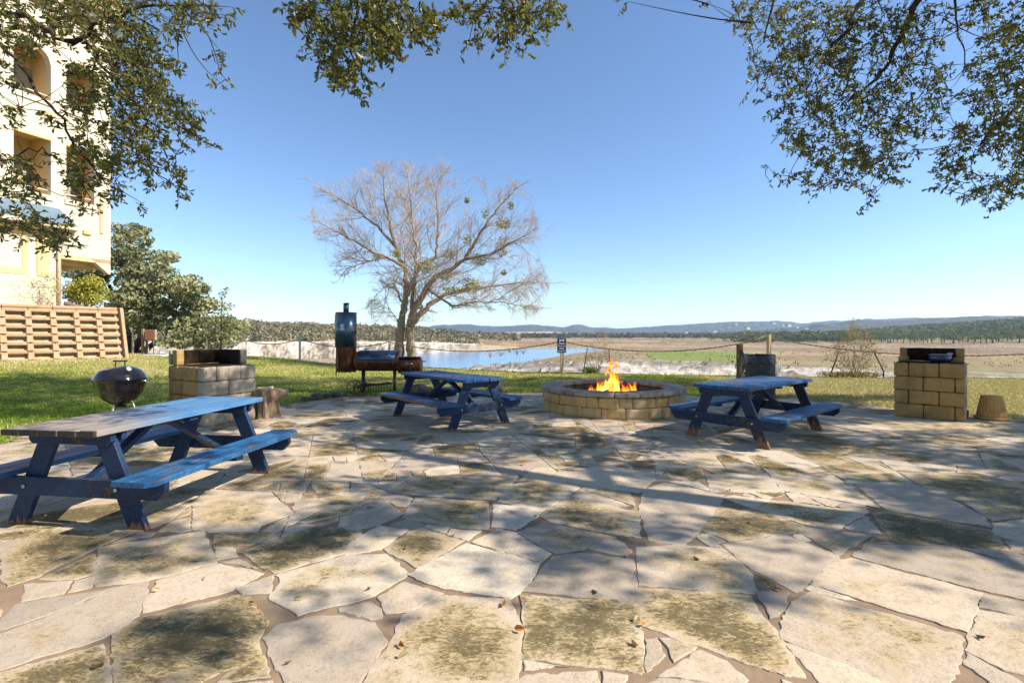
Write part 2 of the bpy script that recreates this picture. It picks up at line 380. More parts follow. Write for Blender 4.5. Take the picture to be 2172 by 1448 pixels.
def split(poly, depth=0):
    a=abs(area(poly)); lim=random.choice((.03,.07,.14,.2,.3,.42,.55))
    if a<lim or depth>12: return [poly]
    cx=sum(p[0] for p in poly)/len(poly); cy_=sum(p[1] for p in poly)/len(poly)
    vx=max(p[0] for p in poly)-min(p[0] for p in poly); vy=max(p[1] for p in poly)-min(p[1] for p in poly)
    ang=(PI/2 if vx>vy else 0)+random.gauss(.25,.3); f=random.gauss(0,.16)
    ox=cx+vx*f; oy=cy_+vy*f; a_=(ox,oy); b_=(ox+math.cos(ang),oy+math.sin(ang))
    r=[]
    for k in (True,False):
        q=clip(poly,a_,b_,k)
        if len(q)>2 and abs(area(q))>1e-4: r+=split(q,depth+1)
    return r
for gx in range(-4,5):
    for gy in range(-1,7):
        for p in split([(gx*2.6-1.3,gy*2.3-2.2),(gx*2.6+1.3,gy*2.3-2.2),(gx*2.6+1.3,gy*2.3+.1),(gx*2.6-1.3,gy*2.3+.1)]):
            ccx=sum(q[0] for q in p)/len(p); ccy=sum(q[1] for q in p)/len(p)
            if not poly_inside((ccx,ccy),PATIO): continue
            pcs=[p]
            for t,(x0,x1,y0,y1) in zip(traced,tbox):
                nx=[]
                for q in pcs:
                    if max(k[0] for k in q)<x0 or min(k[0] for k in q)>x1 or max(k[1] for k in q)<y0 or min(k[1] for k in q)>y1: nx.append(q)
                    else: nx+=subtract(q,t)
                pcs=nx
            for q in pcs:
                if area(q)<0: q=q[::-1]
                per=sum(math.hypot(q[i][0]-q[i-1][0],q[i][1]-q[i-1][1]) for i in range(len(q)))
                if area(q)<.008 or area(q)/per<.022: continue
                stones.append((max(0,min(1,random.gauss(.62,.33))),grow_poly(q,-.004-.004*random.random())))
sv=[];sf=[];att={'rnd':[],'moss':[],'rim':[]}
for moss,poly in stones:
    n=len(poly); ring=[]; cx=sum(p[0] for p in poly)/n; cy_=sum(p[1] for p in poly)/n; far=cy_>5.5; st=.12 if far else .028
    for i in range(n):
        a,b=Vector((*poly[i],0)),Vector((*poly[(i+1)%n],0)); L=(b-a).length; k=max(1,int(L/st))
        for j in range(k):
            p=a.lerp(b,j/k); nv=Vector((-(b-a).y,(b-a).x,0))/max(L,1e-4)
            o=.013*ns(p+Vector((cx*3,0,0)),8)+.011*ns(p,24)+.004*random.uniform(-1,1) if not far else .006*ns(p,9)
            if j==0 and L>.05 and False: p=p.lerp(Vector((cx,cy_,0)),.006/max(.05,(p-Vector((cx,cy_,0))).length))
            ring.append(p+nv*o)
    m=len(ring); b0=len(sv); c=Vector((cx,cy_,0)); tilt=Vector((random.gauss(0,.002),random.gauss(0,.002))); zz=random.uniform(0,.004); rv=random.random()
    def hz(p,z): return z+zz+tilt.x*(p.x-cx)+tilt.y*(p.y-cy_)
    for fr,z,e in ((None,-.004,0.),(.004,.0,.06),(.12,.001,.35),(.45,.0015,.8)):
        for p in ring:
            dv=c-p; q=p if fr is None else (p+dv.normalized()*min(fr,dv.length*.4) if fr==.004 else p+dv*fr)
            sv.append((q.x,q.y,hz(q,z))); att['rnd'].append(rv); att['moss'].append(moss); att['rim'].append(e)
    sv.append((cx,cy_,hz(c,.0015))); att['rnd'].append(rv); att['moss'].append(moss); att['rim'].append(1.)
    for r_ in range(3):
        for j in range(m):
            j2=(j+1)%m; sf.append((b0+r_*m+j,b0+r_*m+j2,b0+(r_+1)*m+j2,b0+(r_+1)*m+j))
    for j in range(m): sf.append((b0+3*m+j,b0+3*m+(j+1)%m,b0+4*m))
def mat_flag():
    t=NT('flagstone'); v=t.coord('Object'); rnd=t.attr('rnd'); moss=t.attr('moss'); rim=t.attr('rim')
    base=t.ramp(rnd,[(0,(.60,.50,.39)),(.25,(.40,.34,.28)),(.5,(.66,.55,.42)),(.75,(.46,.385,.31)),(1,(.69,.60,.48))])
    big=t.noise(v,1.7,5,.6); mid=t.noise(v,6,6,.65,.6); fine=t.noise(v,38,5,.7)
    st=t.coord('Object',(1,2.3,1)); streak=t.noise(st,17,6,.75,1.6)
    base=t.mix(t.math('MULTIPLY',t.ramp(mid,[(.4,0.0),(.75,1.0)]),.35),base,(.44,.33,.22))
    base=t.mix(t.math('MULTIPLY',t.ramp(fine,[(.5,0.0),(.8,1.0)]),.45),base,(.30,.25,.19))
    m=t.math('ADD',t.math('MULTIPLY',rim,.24),t.math('ADD',t.math('MULTIPLY',big,.68),t.math('MULTIPLY',mid,.45)))
    m=t.math('ADD',m,t.math('SUBTRACT',t.math('MULTIPLY',moss,.52),.655))
    och=t.ramp(m,[(.30,0.0),(.52,1.0)]); base=t.mix(t.math('MULTIPLY',och,.75),base,(.47,.35,.16))
    olive=t.ramp(t.math('ADD',m,t.math('MULTIPLY',t.math('SUBTRACT',streak,.5),1.1)),[(.44,0.0),(.62,1.0)])
    dk=t.mix(t.ramp(fine,[(.35,0.0),(.65,1.0)]),(.13,.105,.038),(.045,.037,.02))
    base=t.mix(t.math('MULTIPLY',olive,.85),base,dk)
    spk=t.noise(t.coord('Object',(1,1.8,1)),70,3,.6,.8); base=t.mix(t.ramp(spk,[(.64,0.0),(.70,.8)]),base,(.09,.065,.04)); cr=t.noise(v,3.5,7,.8); base=t.mix(t.ramp(t.math('ABSOLUTE',t.math('SUBTRACT',cr,.5)),[(.0,.55),(.012,0.0)]),base,(.16,.12,.08))
    n=t.bump(t.math('ADD',mid,t.math('MULTIPLY',streak,.6)),.35,.012); n=t.bump(fine,.6,.005,n)
    t.bsdf(base,.86,0,n,.25); return t.m
me=bpy.data.meshes.new('patio'); me.from_pydata(sv,[],sf)
for k,a in att.items():
    q=me.attributes.new(k,'FLOAT','POINT'); q.data.foreach_set('value',a)
me.materials.append(mat_flag())
# joints: mortar sheet below the stones, in the same object
mor=simple('mortar',(.34,.245,.17),(.25,.18,.125),5,.95,0,.6,.006,.1); me.materials.append(mor); me.update()
bm=bmesh.new(); bm.from_mesh(me)
f=bm.faces.new([bm.verts.new((x,y,-.0035)) for x,y in PATIO]); f.material_index=1; f.normal_update()
if f.normal.z<0: f.normal_flip()
for i in range(len(EDGE)-1):
    a,b=EDGE[i],EDGE[i+1]
    q=bm.faces.new([bm.verts.new(p) for p in ((a.x,a.y,-.0025),(b.x,b.y,-.0025),(b.x,b.y,-.1),(a.x,a.y,-.1))]); q.material_index=1
bm.to_mesh(me); bm.free()
patio=bpy.data.objects.new('patio',me); COL.objects.link(patio); tag(patio,kind='structure')

# ================================================================== ground: lawn, bluff, lake bed, slopes
ZW=-9.0
def lawn_z(x,y):
    z=.62*smooth(-7.5,-15.5,x)*smooth(7,15,y)*(1-.75*smooth(19,30,y))
    return z-.03+.03*ns((x,y,0),.35)*smooth(11,14,y)
# stations across the view: photo column and (distance, photo row) of the ground line by line; a third value gives a height instead
K=[(-900,[(40,0,.1),(46,0,-2),(60,0,-3),(90,0,-4),(130,0,-6),(150,0,-7),(155,0,-7),(158,0,-7),(160,0,-7),(164,725),(200,715),(330,690),(600,683),(1500,700),(3600,712)]),
(250,[(35,0,.12),(37,0,-1.5),(50,0,-3),(90,0,-5),(130,0,-8),(150,0,-9.6),(153,0,-10),(157,0,-10),(160,766),(164,725),(200,715),(330,690),(600,683),(1500,700),(3600,712)]),
(540,[(27.5,0,0),(29,0,-1.5),(45,0,-4),(80,0,-6),(100,0,-8),(110,0,-8.8),(118,0,-8.85),(175,0,-8.85),(183,768),(186,725),(230,716),(400,690),(600,688),(1500,703),(3600,712)]),
(700,[(24,0,0),(25.5,0,-1.5),(45,0,-4),(80,0,-6),(110,0,-8),(120,0,-8.8),(128,0,-8.85),(202,0,-8.85),(210,760),(214,725),(260,717),(450,697),(900,695),(1500,702),(3600,712)]),
(860,[(22.5,0,0),(24,0,-1.5),(45,0,-4),(80,0,-6),(120,0,-8.2),(132,0,-9.5),(140,0,-10.3),(248,0,-10),(255,752),(259,725),(300,720),(480,701),(1000,700),(1600,708),(3600,712)]),
(1000,[(19.8,0,-.02),(21,0,-1.2),(45,792),(70,781),(120,784),(140,784),(152,0,-9.8),(310,0,-10),(320,743),(324,729),(420,721),(600,716),(900,715),(1600,714),(3600,712)]),
(1100,[(18.8,0,-.02),(20,0,-1.2),(43,792),(75,772),(100,772),(170,771),(190,0,-9.8),(360,0,-10),(372,738),(378,734),(500,722),(700,718),(1000,716),(1600,714),(3600,712)]),
(1240,[(18.2,0,-.02),(19.4,0,-1.2),(42,795),(70,769),(90,770),(200,757),(280,747),(300,0,-9.8),(378,738),(384,734),(520,724),(760,718),(1000,716),(1600,714),(3600,712)]),
(1330,[(17.8,0,-.02),(19,0,-1.2),(42,797),(70,767),(95,768),(220,751),(300,742),(345,738),(385,735),(395,733.5),(540,724),(760,718),(1000,716),(1600,714),(3600,712)]),
(1450,[(17.4,0,-.02),(18.6,0,-1.2),(42,800),(70,771),(95,771),(200,752),(290,743),(340,739),(390,735),(420,733),(550,724),(760,719),(1000,716),(1600,714),(3600,712)]),
(1600,[(17,0,-.02),(18.2,0,-1),(40,803),(65,776),(90,777),(200,757),(300,744),(350,740),(400,735),(450,731),(540,725),(680,720),(1000,716),(1600,714),(3600,712)]),
(1800,[(16.4,0,-.02),(17.6,0,-1),(38,806),(60,784),(85,784),(150,768),(250,750),(310,743),(370,737),(400,734),(500,725),(560,721),(760,716),(1300,706),(3600,712)]),
(1950,[(16.4,0,-.02),(17.6,0,-.9),(35,815),(50,797),(80,791),(150,772),(250,752),(310,743),(370,736),(400,733),(470,725),(560,717),(760,703),(1200,696),(3600,712)]),
(2172,[(16,0,-.02),(17.2,0,-.6),(30,827),(45,809),(80,795),(150,772),(250,750),(300,741),(345,735),(370,731),(420,724),(520,709),(700,692),(1000,684),(3600,712)]),
(3100,[(15,0,-.02),(16.2,0,-.6),(30,835),(45,815),(80,795),(150,772),(250,750),(290,742),(325,735),(345,731),(390,722),(500,702),(700,680),(1000,676),(3600,712)])]
SUB=[3,7,12,7,10,8,3,4,9,5,8,8,6,6]
def station(px):
    for i in range(len(K)-1):
        if K[i][0]<=px<=K[i+1][0]:
            t=(px-K[i][0])/(K[i+1][0]-K[i][0]); break
    o=[]
    for a,b in zip(K[i][1],K[i+1][1]):
        za=a[2] if len(a)>2 else H-(a[1]-HOR)*a[0]/F; zb=b[2] if len(b)>2 else H-(b[1]-HOR)*b[0]/F
        o.append((lerp(a[0],b[0],t),lerp(za,zb,t)))
    return o
def lawn_edge(px): return station(max(-899,min(3099,px)))[0][0]
cols=np.concatenate([np.arange(-900,0,30),np.arange(0,2176,4),np.arange(2190,3101,30)])
GV=[];GC=[];nrow=sum(SUB)+1
ROCK=np.array((.78,.72,.62)); 
def mixc(a,b,t): return np.array(a)*(1-t)+np.array(b)*t
for px in cols:
    kn=station(px); u=(px-1086)/F; rows=[]
    for k in range(14):
        for s in range(SUB[k]):
            t=s/SUB[k]; d=lerp(kn[k][0],kn[k+1][0],t); z=lerp(kn[k][1],kn[k+1][1],t); rows.append((k+t,d,z))
    rows.append((14,kn[14][0],kn[14][1]))
    for (kt,d,z) in rows:
        p=Vector((u*d,d,0)); n1=fbm(p,.09,5); n2=fbm(p+Vector((9,3,0)),.012,5); n3=fbm(p,.4,4)
        k=int(kt)
        # relief
        if kt<1: z+=.04*n3
        elif kt<4.2:
            a=smooth(1,2,kt)*(1-smooth(3.6,4.2,kt)); st=.55; zz=z+.9*n1*a+.35*n3*a; q=math.floor(zz/st)*st; z=lerp(zz,q+st*smooth(.55,1,(zz-q)/st),.85*a)
        elif 5<kt<8 and z<ZW+.3: pass
        elif 8<=kt<9.01:
            f=kt-8; st=1.7; zz=z+1.0*n1+.5*n3; q=math.floor(zz/st)*st; z=lerp(z,q+st*smooth(.75,1,(zz-q)/st),min(1,4*f*(1-f)) if 0<f<1 else 0); d+=2.2*n1*math.sin(PI*min(1,f))
        else: z+=min(.9,d*.0016)*n1*smooth(8.8,10,kt)+ (n2*min(4,d*.004) if kt>10 else 0)
        # what lies there
        dry=mixc((.54,.41,.24),(.38,.28,.18),smooth(-.2,.35,n2+.3*n1)); brush=mixc((.32,.225,.16),(.40,.30,.20),smooth(-.3,.3,n1))
        if kt<1: c=np.array((.20,.19,.06))
        elif kt<4.3:
            c=ROCK*(1+.25*n3); c=mixc(c,(.22,.18,.14),.8*smooth(.12,.42,n1+.5*n3)); c=mixc(c,(.33,.30,.13),.75*smooth(3.0,4.3,kt+.8*n1)*smooth(1000,1300,px))
            if px>1700: c=mixc(c,(.36,.30,.17),.55*smooth(1700,2000,px)*smooth(-.4,.3,n2+n1))
        elif kt<8:
            if px<880: c=mixc((.42,.34,.25),(.52,.44,.34),smooth(-.3,.4,n2+n1))
            elif px<1320: c=mixc((.44,.33,.20),(.33,.30,.12),smooth(.0,.5,n1+.35*(1 if kt<5 else -1)))
            else:
                c=dry; gr=smooth(1330,1420,px)*(1-smooth(1540,1640,px))*(1-smooth(5.4,6.6,kt+.7*n1)); c=mixc(c,(.27,.36,.08),gr*.9)
                c=mixc(c,brush,smooth(5.7,6.4,kt+.5*n1)*.75); c=mixc(c,(.36,.33,.15),.6*smooth(1600,1750,px)*(1-smooth(4.9,5.6,kt+.6*n1)))
        elif kt<9:
            c=ROCK*(1.0+.35*n3); c=mixc(c,(.40,.33,.24),.7*smooth(-.1,.3,n2+.4*n1)); c=mixc(c,(.17,.14,.11),.85*smooth(.05,.3,n1*.7+.8*fbm((u*900,z*9,0),.16,4))) if px<1010 else mixc((.52,.44,.34),dry,smooth(8.2,9,kt))
        elif px<1010:
            c=mixc(mixc(ROCK,(.34,.28,.18),smooth(9.2,9.7,kt)),(.13,.13,.06),smooth(9.6,10.3,kt+.6*n1))
        else:
            c=mixc(brush,dry,smooth(-.15,.2,math.sin(kt*7)+n2*2)); 
            if px>1400: c=mixc(c,(.30,.29,.10),.8*smooth(9.6,10.0,kt+.3*n1)*(1-smooth(10.4,11,kt)))
            if px>1560 and kt>10.6: c=mixc(c,(.10,.11,.05),smooth(10.6,11.4,kt))
        GV.append((u*d,d,z)); GC.append(np.clip(c,.02,.9))
m=len(cols); GF=[]
for i in range(m-1):
    for j in range(nrow-1): GF.append((i*nrow+j,(i+1)*nrow+j,(i+1)*nrow+j+1,i*nrow+j+1))
def mat_ground():
    t=NT('bluff_and_lakebed'); v=t.coord('Object'); c=t.attr('tone','Color')
    n1=t.noise(v,.35,6,.7); n2=t.noise(v,1.6,5,.7); sx=t.coord('Object',(.25,1,5)); ly=t.noise(sx,1.1,5,.7,.5)
    c=t.mix(t.ramp(n1,[(.35,.0),(.7,.75)]),c,t.mix(1.0,c,(.55,.50,.45),'MULTIPLY'))
    c=t.mix(t.ramp(ly,[(.48,0.0),(.60,.55)]),c,t.mix(1.0,c,(.42,.38,.34),'MULTIPLY'))
    c=t.mix(t.ramp(n2,[(.60,0.0),(.72,.6)]),c,t.mix(1.0,c,(.35,.33,.25),'MULTIPLY'))
    t.bsdf(c,.95,0,t.bump(t.math('ADD',ly,n2),.9,.5),.1); return t.m
gr=np_mesh('terrain',np.array(GV),np.array(GF),mat_ground(),smooth=False,vcol=np.array(GC)); tag(gr,kind='structure')
# a broad skirt of plain ground all around, below everything else
mb=MB(); mb.lathe([(0,-14),(400,-14),(9000,-16)],n=48); sk=mb.build('ground',simple('plain_earth',(.25,.2,.12),(.17,.15,.08),.02,.95,0,0)); tag(sk,kind='structure')

# lawn: reaches from behind the camera to the edge of the bluff
lv=[];lf=[]; cl=list(range(-900,3101,25)); NR=44
for px in cl:
    u=(px-1086)/F; de=lawn_edge(px)
    for j in range(NR+1):
        d=lerp(1.2,de+.15,(j/NR)**1.0); x=u*d; lv.append((x,d,lawn_z(x,d)+( .06*fbm((x,d,0),1.2,3)-.02 if j==NR else 0)))
for i in range(len(cl)-1):
    for j in range(NR): lf.append((i*(NR+1)+j,(i+1)*(NR+1)+j,(i+1)*(NR+1)+j+1,i*(NR+1)+j+1))
b0=len(lv); lv+=[(-14,1.2,-.06),(14,1.2,-.06),(30,-30,-.06),(-30,-30,-.06)]; lf.append((b0+3,b0+2,b0+1,b0))
def lawn_green(x,y):                      # how green (1) or straw-dry (0) the grass is, dry spots plus painted sun and shade
    px=1086+F*x/max(y,.1); row=HOR+F*(H-0)/max(y,.1); n=fbm((x,y,0),.5,4)
    g=.42+.5*n; g+=.45*smooth(13.8,11.5,y+.8*n)*(1-smooth(1480,1600,px)); g-=.9*smooth(1560,1700,px); g-=.45*smooth(60,-400,px)+.25*smooth(420,150,px)*smooth(13,16,y); g-=.6*smooth(2.5,-1,y-5.5)
    return max(0.,min(1.,g))
def mat_lawn():
    t=NT('lawn'); v=t.coord('Object'); g=t.attr('tone','Color'); n=t.noise(v,9,5,.7); f=t.noise(v,70,4,.7)
    c=t.mix(t.ramp(n,[(.35,0.0),(.7,.7)]),g,t.mix(1.0,g,(.6,.62,.5),'MULTIPLY'))
    c=t.mix(t.ramp(f,[(.5,0.0),(.7,.6)]),c,t.mix(1.0,c,(.45,.42,.35),'MULTIPLY'))
    t.bsdf(c,.95,0,t.bump(f,.8,.03),.1); return t.m
STRAW=(.52,.44,.20); GRASS=(.22,.29,.04)
lc=[mixc(STRAW,GRASS,lawn_green(x,y))*.85 for x,y,z in lv]
lawn=np_mesh('lawn',np.array(lv),np.array(lf),mat_lawn(),smooth=True,vcol=np.array(lc)); tag(lawn,kind='structure')
# grass blades
n=180000; P=[];gc=[]
PB=[(x,y) for x,y in PATIO]
while len(P)<n:
    px=random.uniform(-330,2520); u=(px-1086)/F; de=lawn_edge(px)
    y0=4.5 if (px<350 or px>2000) else 7.5
    d=y0+(de-y0)*random.random()**1.15; x=u*d
    if poly_inside((x,d),PB) and not poly_inside((x*1.02,d+.1),PB) and random.random()<.5: pass
    elif poly_inside((x,d),PB): continue
    P.append((x,d,lawn_z(x,d)-.005)); gc.append(lawn_green(x,d))
P=np.array(P); gc=np.array(gc); ds=P[:,1]
hh=RNG.uniform(.025,.06,n)*(1+.25*gc); wd=.004+.00075*ds; a=RNG.uniform(0,2*PI,n); lean=RNG.normal(0,.5,(n,2))*hh[:,None]
S=np.stack([np.cos(a)*wd,np.sin(a)*wd,np.zeros(n)],1)
V=np.stack([P-S,P+S,P+np.stack([lean[:,0],lean[:,1],hh],1)],1).reshape(-1,3)
rv=np.clip(gc+RNG.normal(0,.22,n),0,1)
gm=mat_leaf('grass_blade',[(.60,.50,.26),(.50,.45,.17),(.36,.40,.08),(.23,.32,.035),(.15,.25,.025)],.2,.7,.15)
go=np_mesh('grass',V,np.arange(n*3).reshape(-1,3),gm,fattr=rv); tag(go,'short lawn grass, green to straw coloured, between patio and bluff','grass',kind='stuff')

# lake
def mat_water():
    t=NT('lake_water'); v=t.coord('Object',(.5,1,1)); n=t.noise(v,.5,4,.6)
    t.bsdf((.05,.20,.42),.14,0,t.bump(n,.25,.25),.5,IOR=1.33); return t.m
mb=MB(); mb.add([(-260,85,ZW),(260,85,ZW),(300,520,ZW),(-300,520,ZW)],[(0,1,2,3)]); lk=mb.build('lake',mat_water()); tag(lk,kind='structure')

# far ridges
def ridge(name, pts, d0, depth, zb, mat, amp):
    pts=sorted(pts); vs=[];fs=[]; cs=[]; px=pts[0][0]; n=0; M=10
    while px<=pts[-1][0]:
        i=max(k for k in range(len(pts)) if pts[k][0]<=px); i=min(i,len(pts)-2)
        y=lerp(pts[i][1],pts[i+1][1],smooth(pts[i][0],pts[i+1][0],px)); u=(px-1086)/F
        zt=H+(HOR-y)*d0/F
        for j in range(M+1):
            t=j/M; d=d0-depth*(1-t)+ (depth*.5*(t-.8)/.2 if t>.8 else 0); q=Vector((u*d,d,0)); s=smooth(0,.8,t) if t<=.8 else 1-.8*smooth(.8,1,t)
            vs.append((u*d,d,zb+(zt-zb)*s+amp*fbm(q,.004,5)*(.4+s)+amp*.5*fbm(q,.03,3)))
        n+=1; px+=4
    for i in range(n-1):
        for j in range(M): fs.append((i*(M+1)+j,(i+1)*(M+1)+j,(i+1)*(M+1)+j+1,i*(M+1)+j+1))
    mb=MB(); mb.add(vs,fs,False); o=mb.build(name,mat); return tag(o,kind='structure')
wood=simple('wooded_slope',(.07,.085,.08),(.13,.13,.11),.02,.95,0,.8,6,.1)
ridge('hills',[(-500,700),(700,706),(880,698),(930,691),(990,690),(1050,694),(1140,691),(1195,695),(1222,690),(1262,696),(1330,696),(1440,691),(1520,686),(1570,683),(1640,683),(1700,687),(1780,681),(1850,678),(2000,677),(2172,672),(2600,668)],4200,1500,-14,wood,9)
ridge('hills',[(1380,716),(1500,704),(1600,700),(1700,696),(1760,688),(1830,681),(1900,680),(1990,677),(2080,674),(2172,672),(2600,670)],1900,600,-10,wood,5)
# pale cut bank across the lake
mb=MB(); mb.add([at(x,y,d) for x,y,d in ((1030,706,1500),(1090,703.5,1500),(1160,703,1500),(1225,707,1480),(1240,709.5,1450),(1160,709,1420),(1080,708.5,1420),(1030,709,1420))],[tuple(range(8))[::-1]])
tag(mb.build('quarry_slope',simple('pale_cut',(.55,.46,.38),(.42,.36,.30),.05,.95)),kind='structure')
# ================================================================== materials of the things
BLUE=mat_paint('blue_paint',(.028,.15,.36),(.25,.15,.075),.42,.35)
BLUEFAR=mat_paint('blue_paint_far_shaded',(.018,.10,.27),(.25,.15,.075),.43,.35)  # far tops and seats: their shade is put into a darker blue
BLUEDK=mat_paint('blue_paint_shaded',(.008,.036,.105),(.17,.09,.045),.40,.3)  # same paint, darkened to carry the shade on legs and supports
BLUEFOOT=mat_paint('blue_paint_shaded_worn_feet',(.007,.030,.085),(.17,.09,.045),.42,.3,.45,(.26,.43))  # leg shade put into the blue, feet worn to bare wood
def mat_top():
    """tabletop paint worn pale by weather at one end"""
    t=NT('blue_paint_bleached'); c=t.n('TexCoord'); mp=t.n('Mapping'); t.link(c.outputs['Object'],mp.inputs[0]); v=mp.outputs[0]
    g=t.coord('Object',(9,1.2,9)); n=t.noise(g,3,6,.65); b=t.noise(v,1.8,4)
    sx=t.n('SeparateXYZ'); t.link(c.outputs['Object'],sx.inputs[0])
    f=t.math('ADD',t.math('MULTIPLY',sx.outputs[1],-.55),t.math('MULTIPLY',sx.outputs[0],-.45)); f=t.math('ADD',f,t.math('ADD',t.math('MULTIPLY',n,.5),t.math('MULTIPLY',b,.5)))
    col=t.mix(t.ramp(n,[(.3,0.0),(.7,1.0)]),(.045,.17,.38),(.12,.25,.42))
    col=t.mix(t.ramp(f,[(.38,0.0),(.78,.9)]),col,t.mix(n,(.42,.34,.27),(.20,.17,.15)))
    col=t.mix(t.ramp(t.noise(v,3.1,5,.7),[(.60,0.0),(.72,.7)]),col,(.07,.06,.06))
    t.bsdf(col,.55,0,t.bump(n,.4,.004),.35); return t.m
BLEACH=mat_top()
def mat_enamel():
    t=NT('black_enamel'); v=t.coord('Object'); n=t.noise(v,5,4,.6)
    t.bsdf(t.mix(t.ramp(n,[(.4,0.0),(.75,1.0)]),(.006,.006,.009),(.03,.02,.012)),t.ramp(n,[(.3,.09),(.8,.3)]),0,t.bump(t.noise(v,12,2),.05,.01),.6,**{'Coat Weight':.5,'Coat Roughness':.06}); return t.m
ENAMEL=mat_enamel()
ALU=simple('dull_steel',(.55,.55,.54),(.32,.31,.30),9,.38,.9,.1,.002)
DARKM=simple('dark_iron',(.035,.032,.03),(.09,.055,.035),14,.55,.7,.2,.003)
def mat_rustsmoke():
    t=NT('rusty_steel'); v=t.coord('Object'); sv_=t.coord('Object',(3,3,.5)); n=t.noise(v,4,6,.65); s=t.noise(sv_,6,5,.65)
    c=t.mix(t.ramp(n,[(.35,0.0),(.65,1.0)]),(.035,.02,.022),(.20,.075,.025)); c=t.mix(t.ramp(s,[(.5,0.0),(.7,.8)]),c,(.34,.15,.045))
    t.bsdf(c,t.ramp(n,[(.3,.28),(.7,.6)]),.55,t.bump(n,.2,.004),.5); return t.m
RUST=mat_rustsmoke()
def mat_smokesteel():  # blue of the reflected sky is put into the base colour
    t=NT('sky_tinted_steel'); v=t.coord('Object'); n=t.noise(v,3.5,5,.6)
    c=t.mix(t.ramp(n,[(.35,0.0),(.7,1.0)]),(.035,.10,.19),(.09,.12,.15))
    t.bsdf(c,t.ramp(n,[(.3,.22),(.7,.42)]),.6,t.bump(n,.08,.004),.6); return t.m
BLUED=mat_smokesteel()
def mat_stone(name, a, b, soot=(.05,.035,.025), wear=.35, bump=.6):
    t=NT(name); v=t.coord('Object'); n=t.noise(v,3.5,5,.65); f=t.noise(v,40,4,.7); bl=t.noise(v,2.4,3); dr=t.noise(t.coord('Object',(5,5,.5)),1.6,5,.7)
    c=t.mix(t.ramp(bl,[(.38,0.0),(.62,1.0)]),a,b); c=t.mix(t.ramp(dr,[(.52,0.0),(.70,.5)]),c,soot); c=t.mix(t.ramp(n,[(.45,0.0),(.8,wear)]),c,soot); c=t.mix(t.ramp(f,[(.5,0.0),(.75,.4)]),c,tuple(k*.5 for k in b))
    t.bsdf(c,.9,0,t.bump(f,bump,.012),.15); return t.m
PITSTONE=mat_stone('buff_limestone',(.60,.40,.165),(.58,.45,.27),(.24,.15,.07),.45)
CAPSTONE=mat_stone('weathered_capstone',(.44,.38,.31),(.36,.30,.25),(.09,.07,.06),.6)
BLOCK_A=mat_stone('tan_shaded_block',(.46,.30,.115),(.40,.27,.115),(.12,.075,.03),.65)  # block faces turned from the sun, their shade put in as brown
BLOCK_G=mat_stone('grey_lit_block',(.46,.40,.32),(.38,.32,.25),(.17,.14,.11),.4)  # the same blocks, coloured paler grey for sunlit faces
SOOT=mat_stone('sooted_block',(.016,.012,.010),(.06,.035,.02),(.008,.007,.006),.9)
MORT=simple('block_mortar',(.16,.12,.085),(.10,.08,.06),8,.95,0,.3,.01)

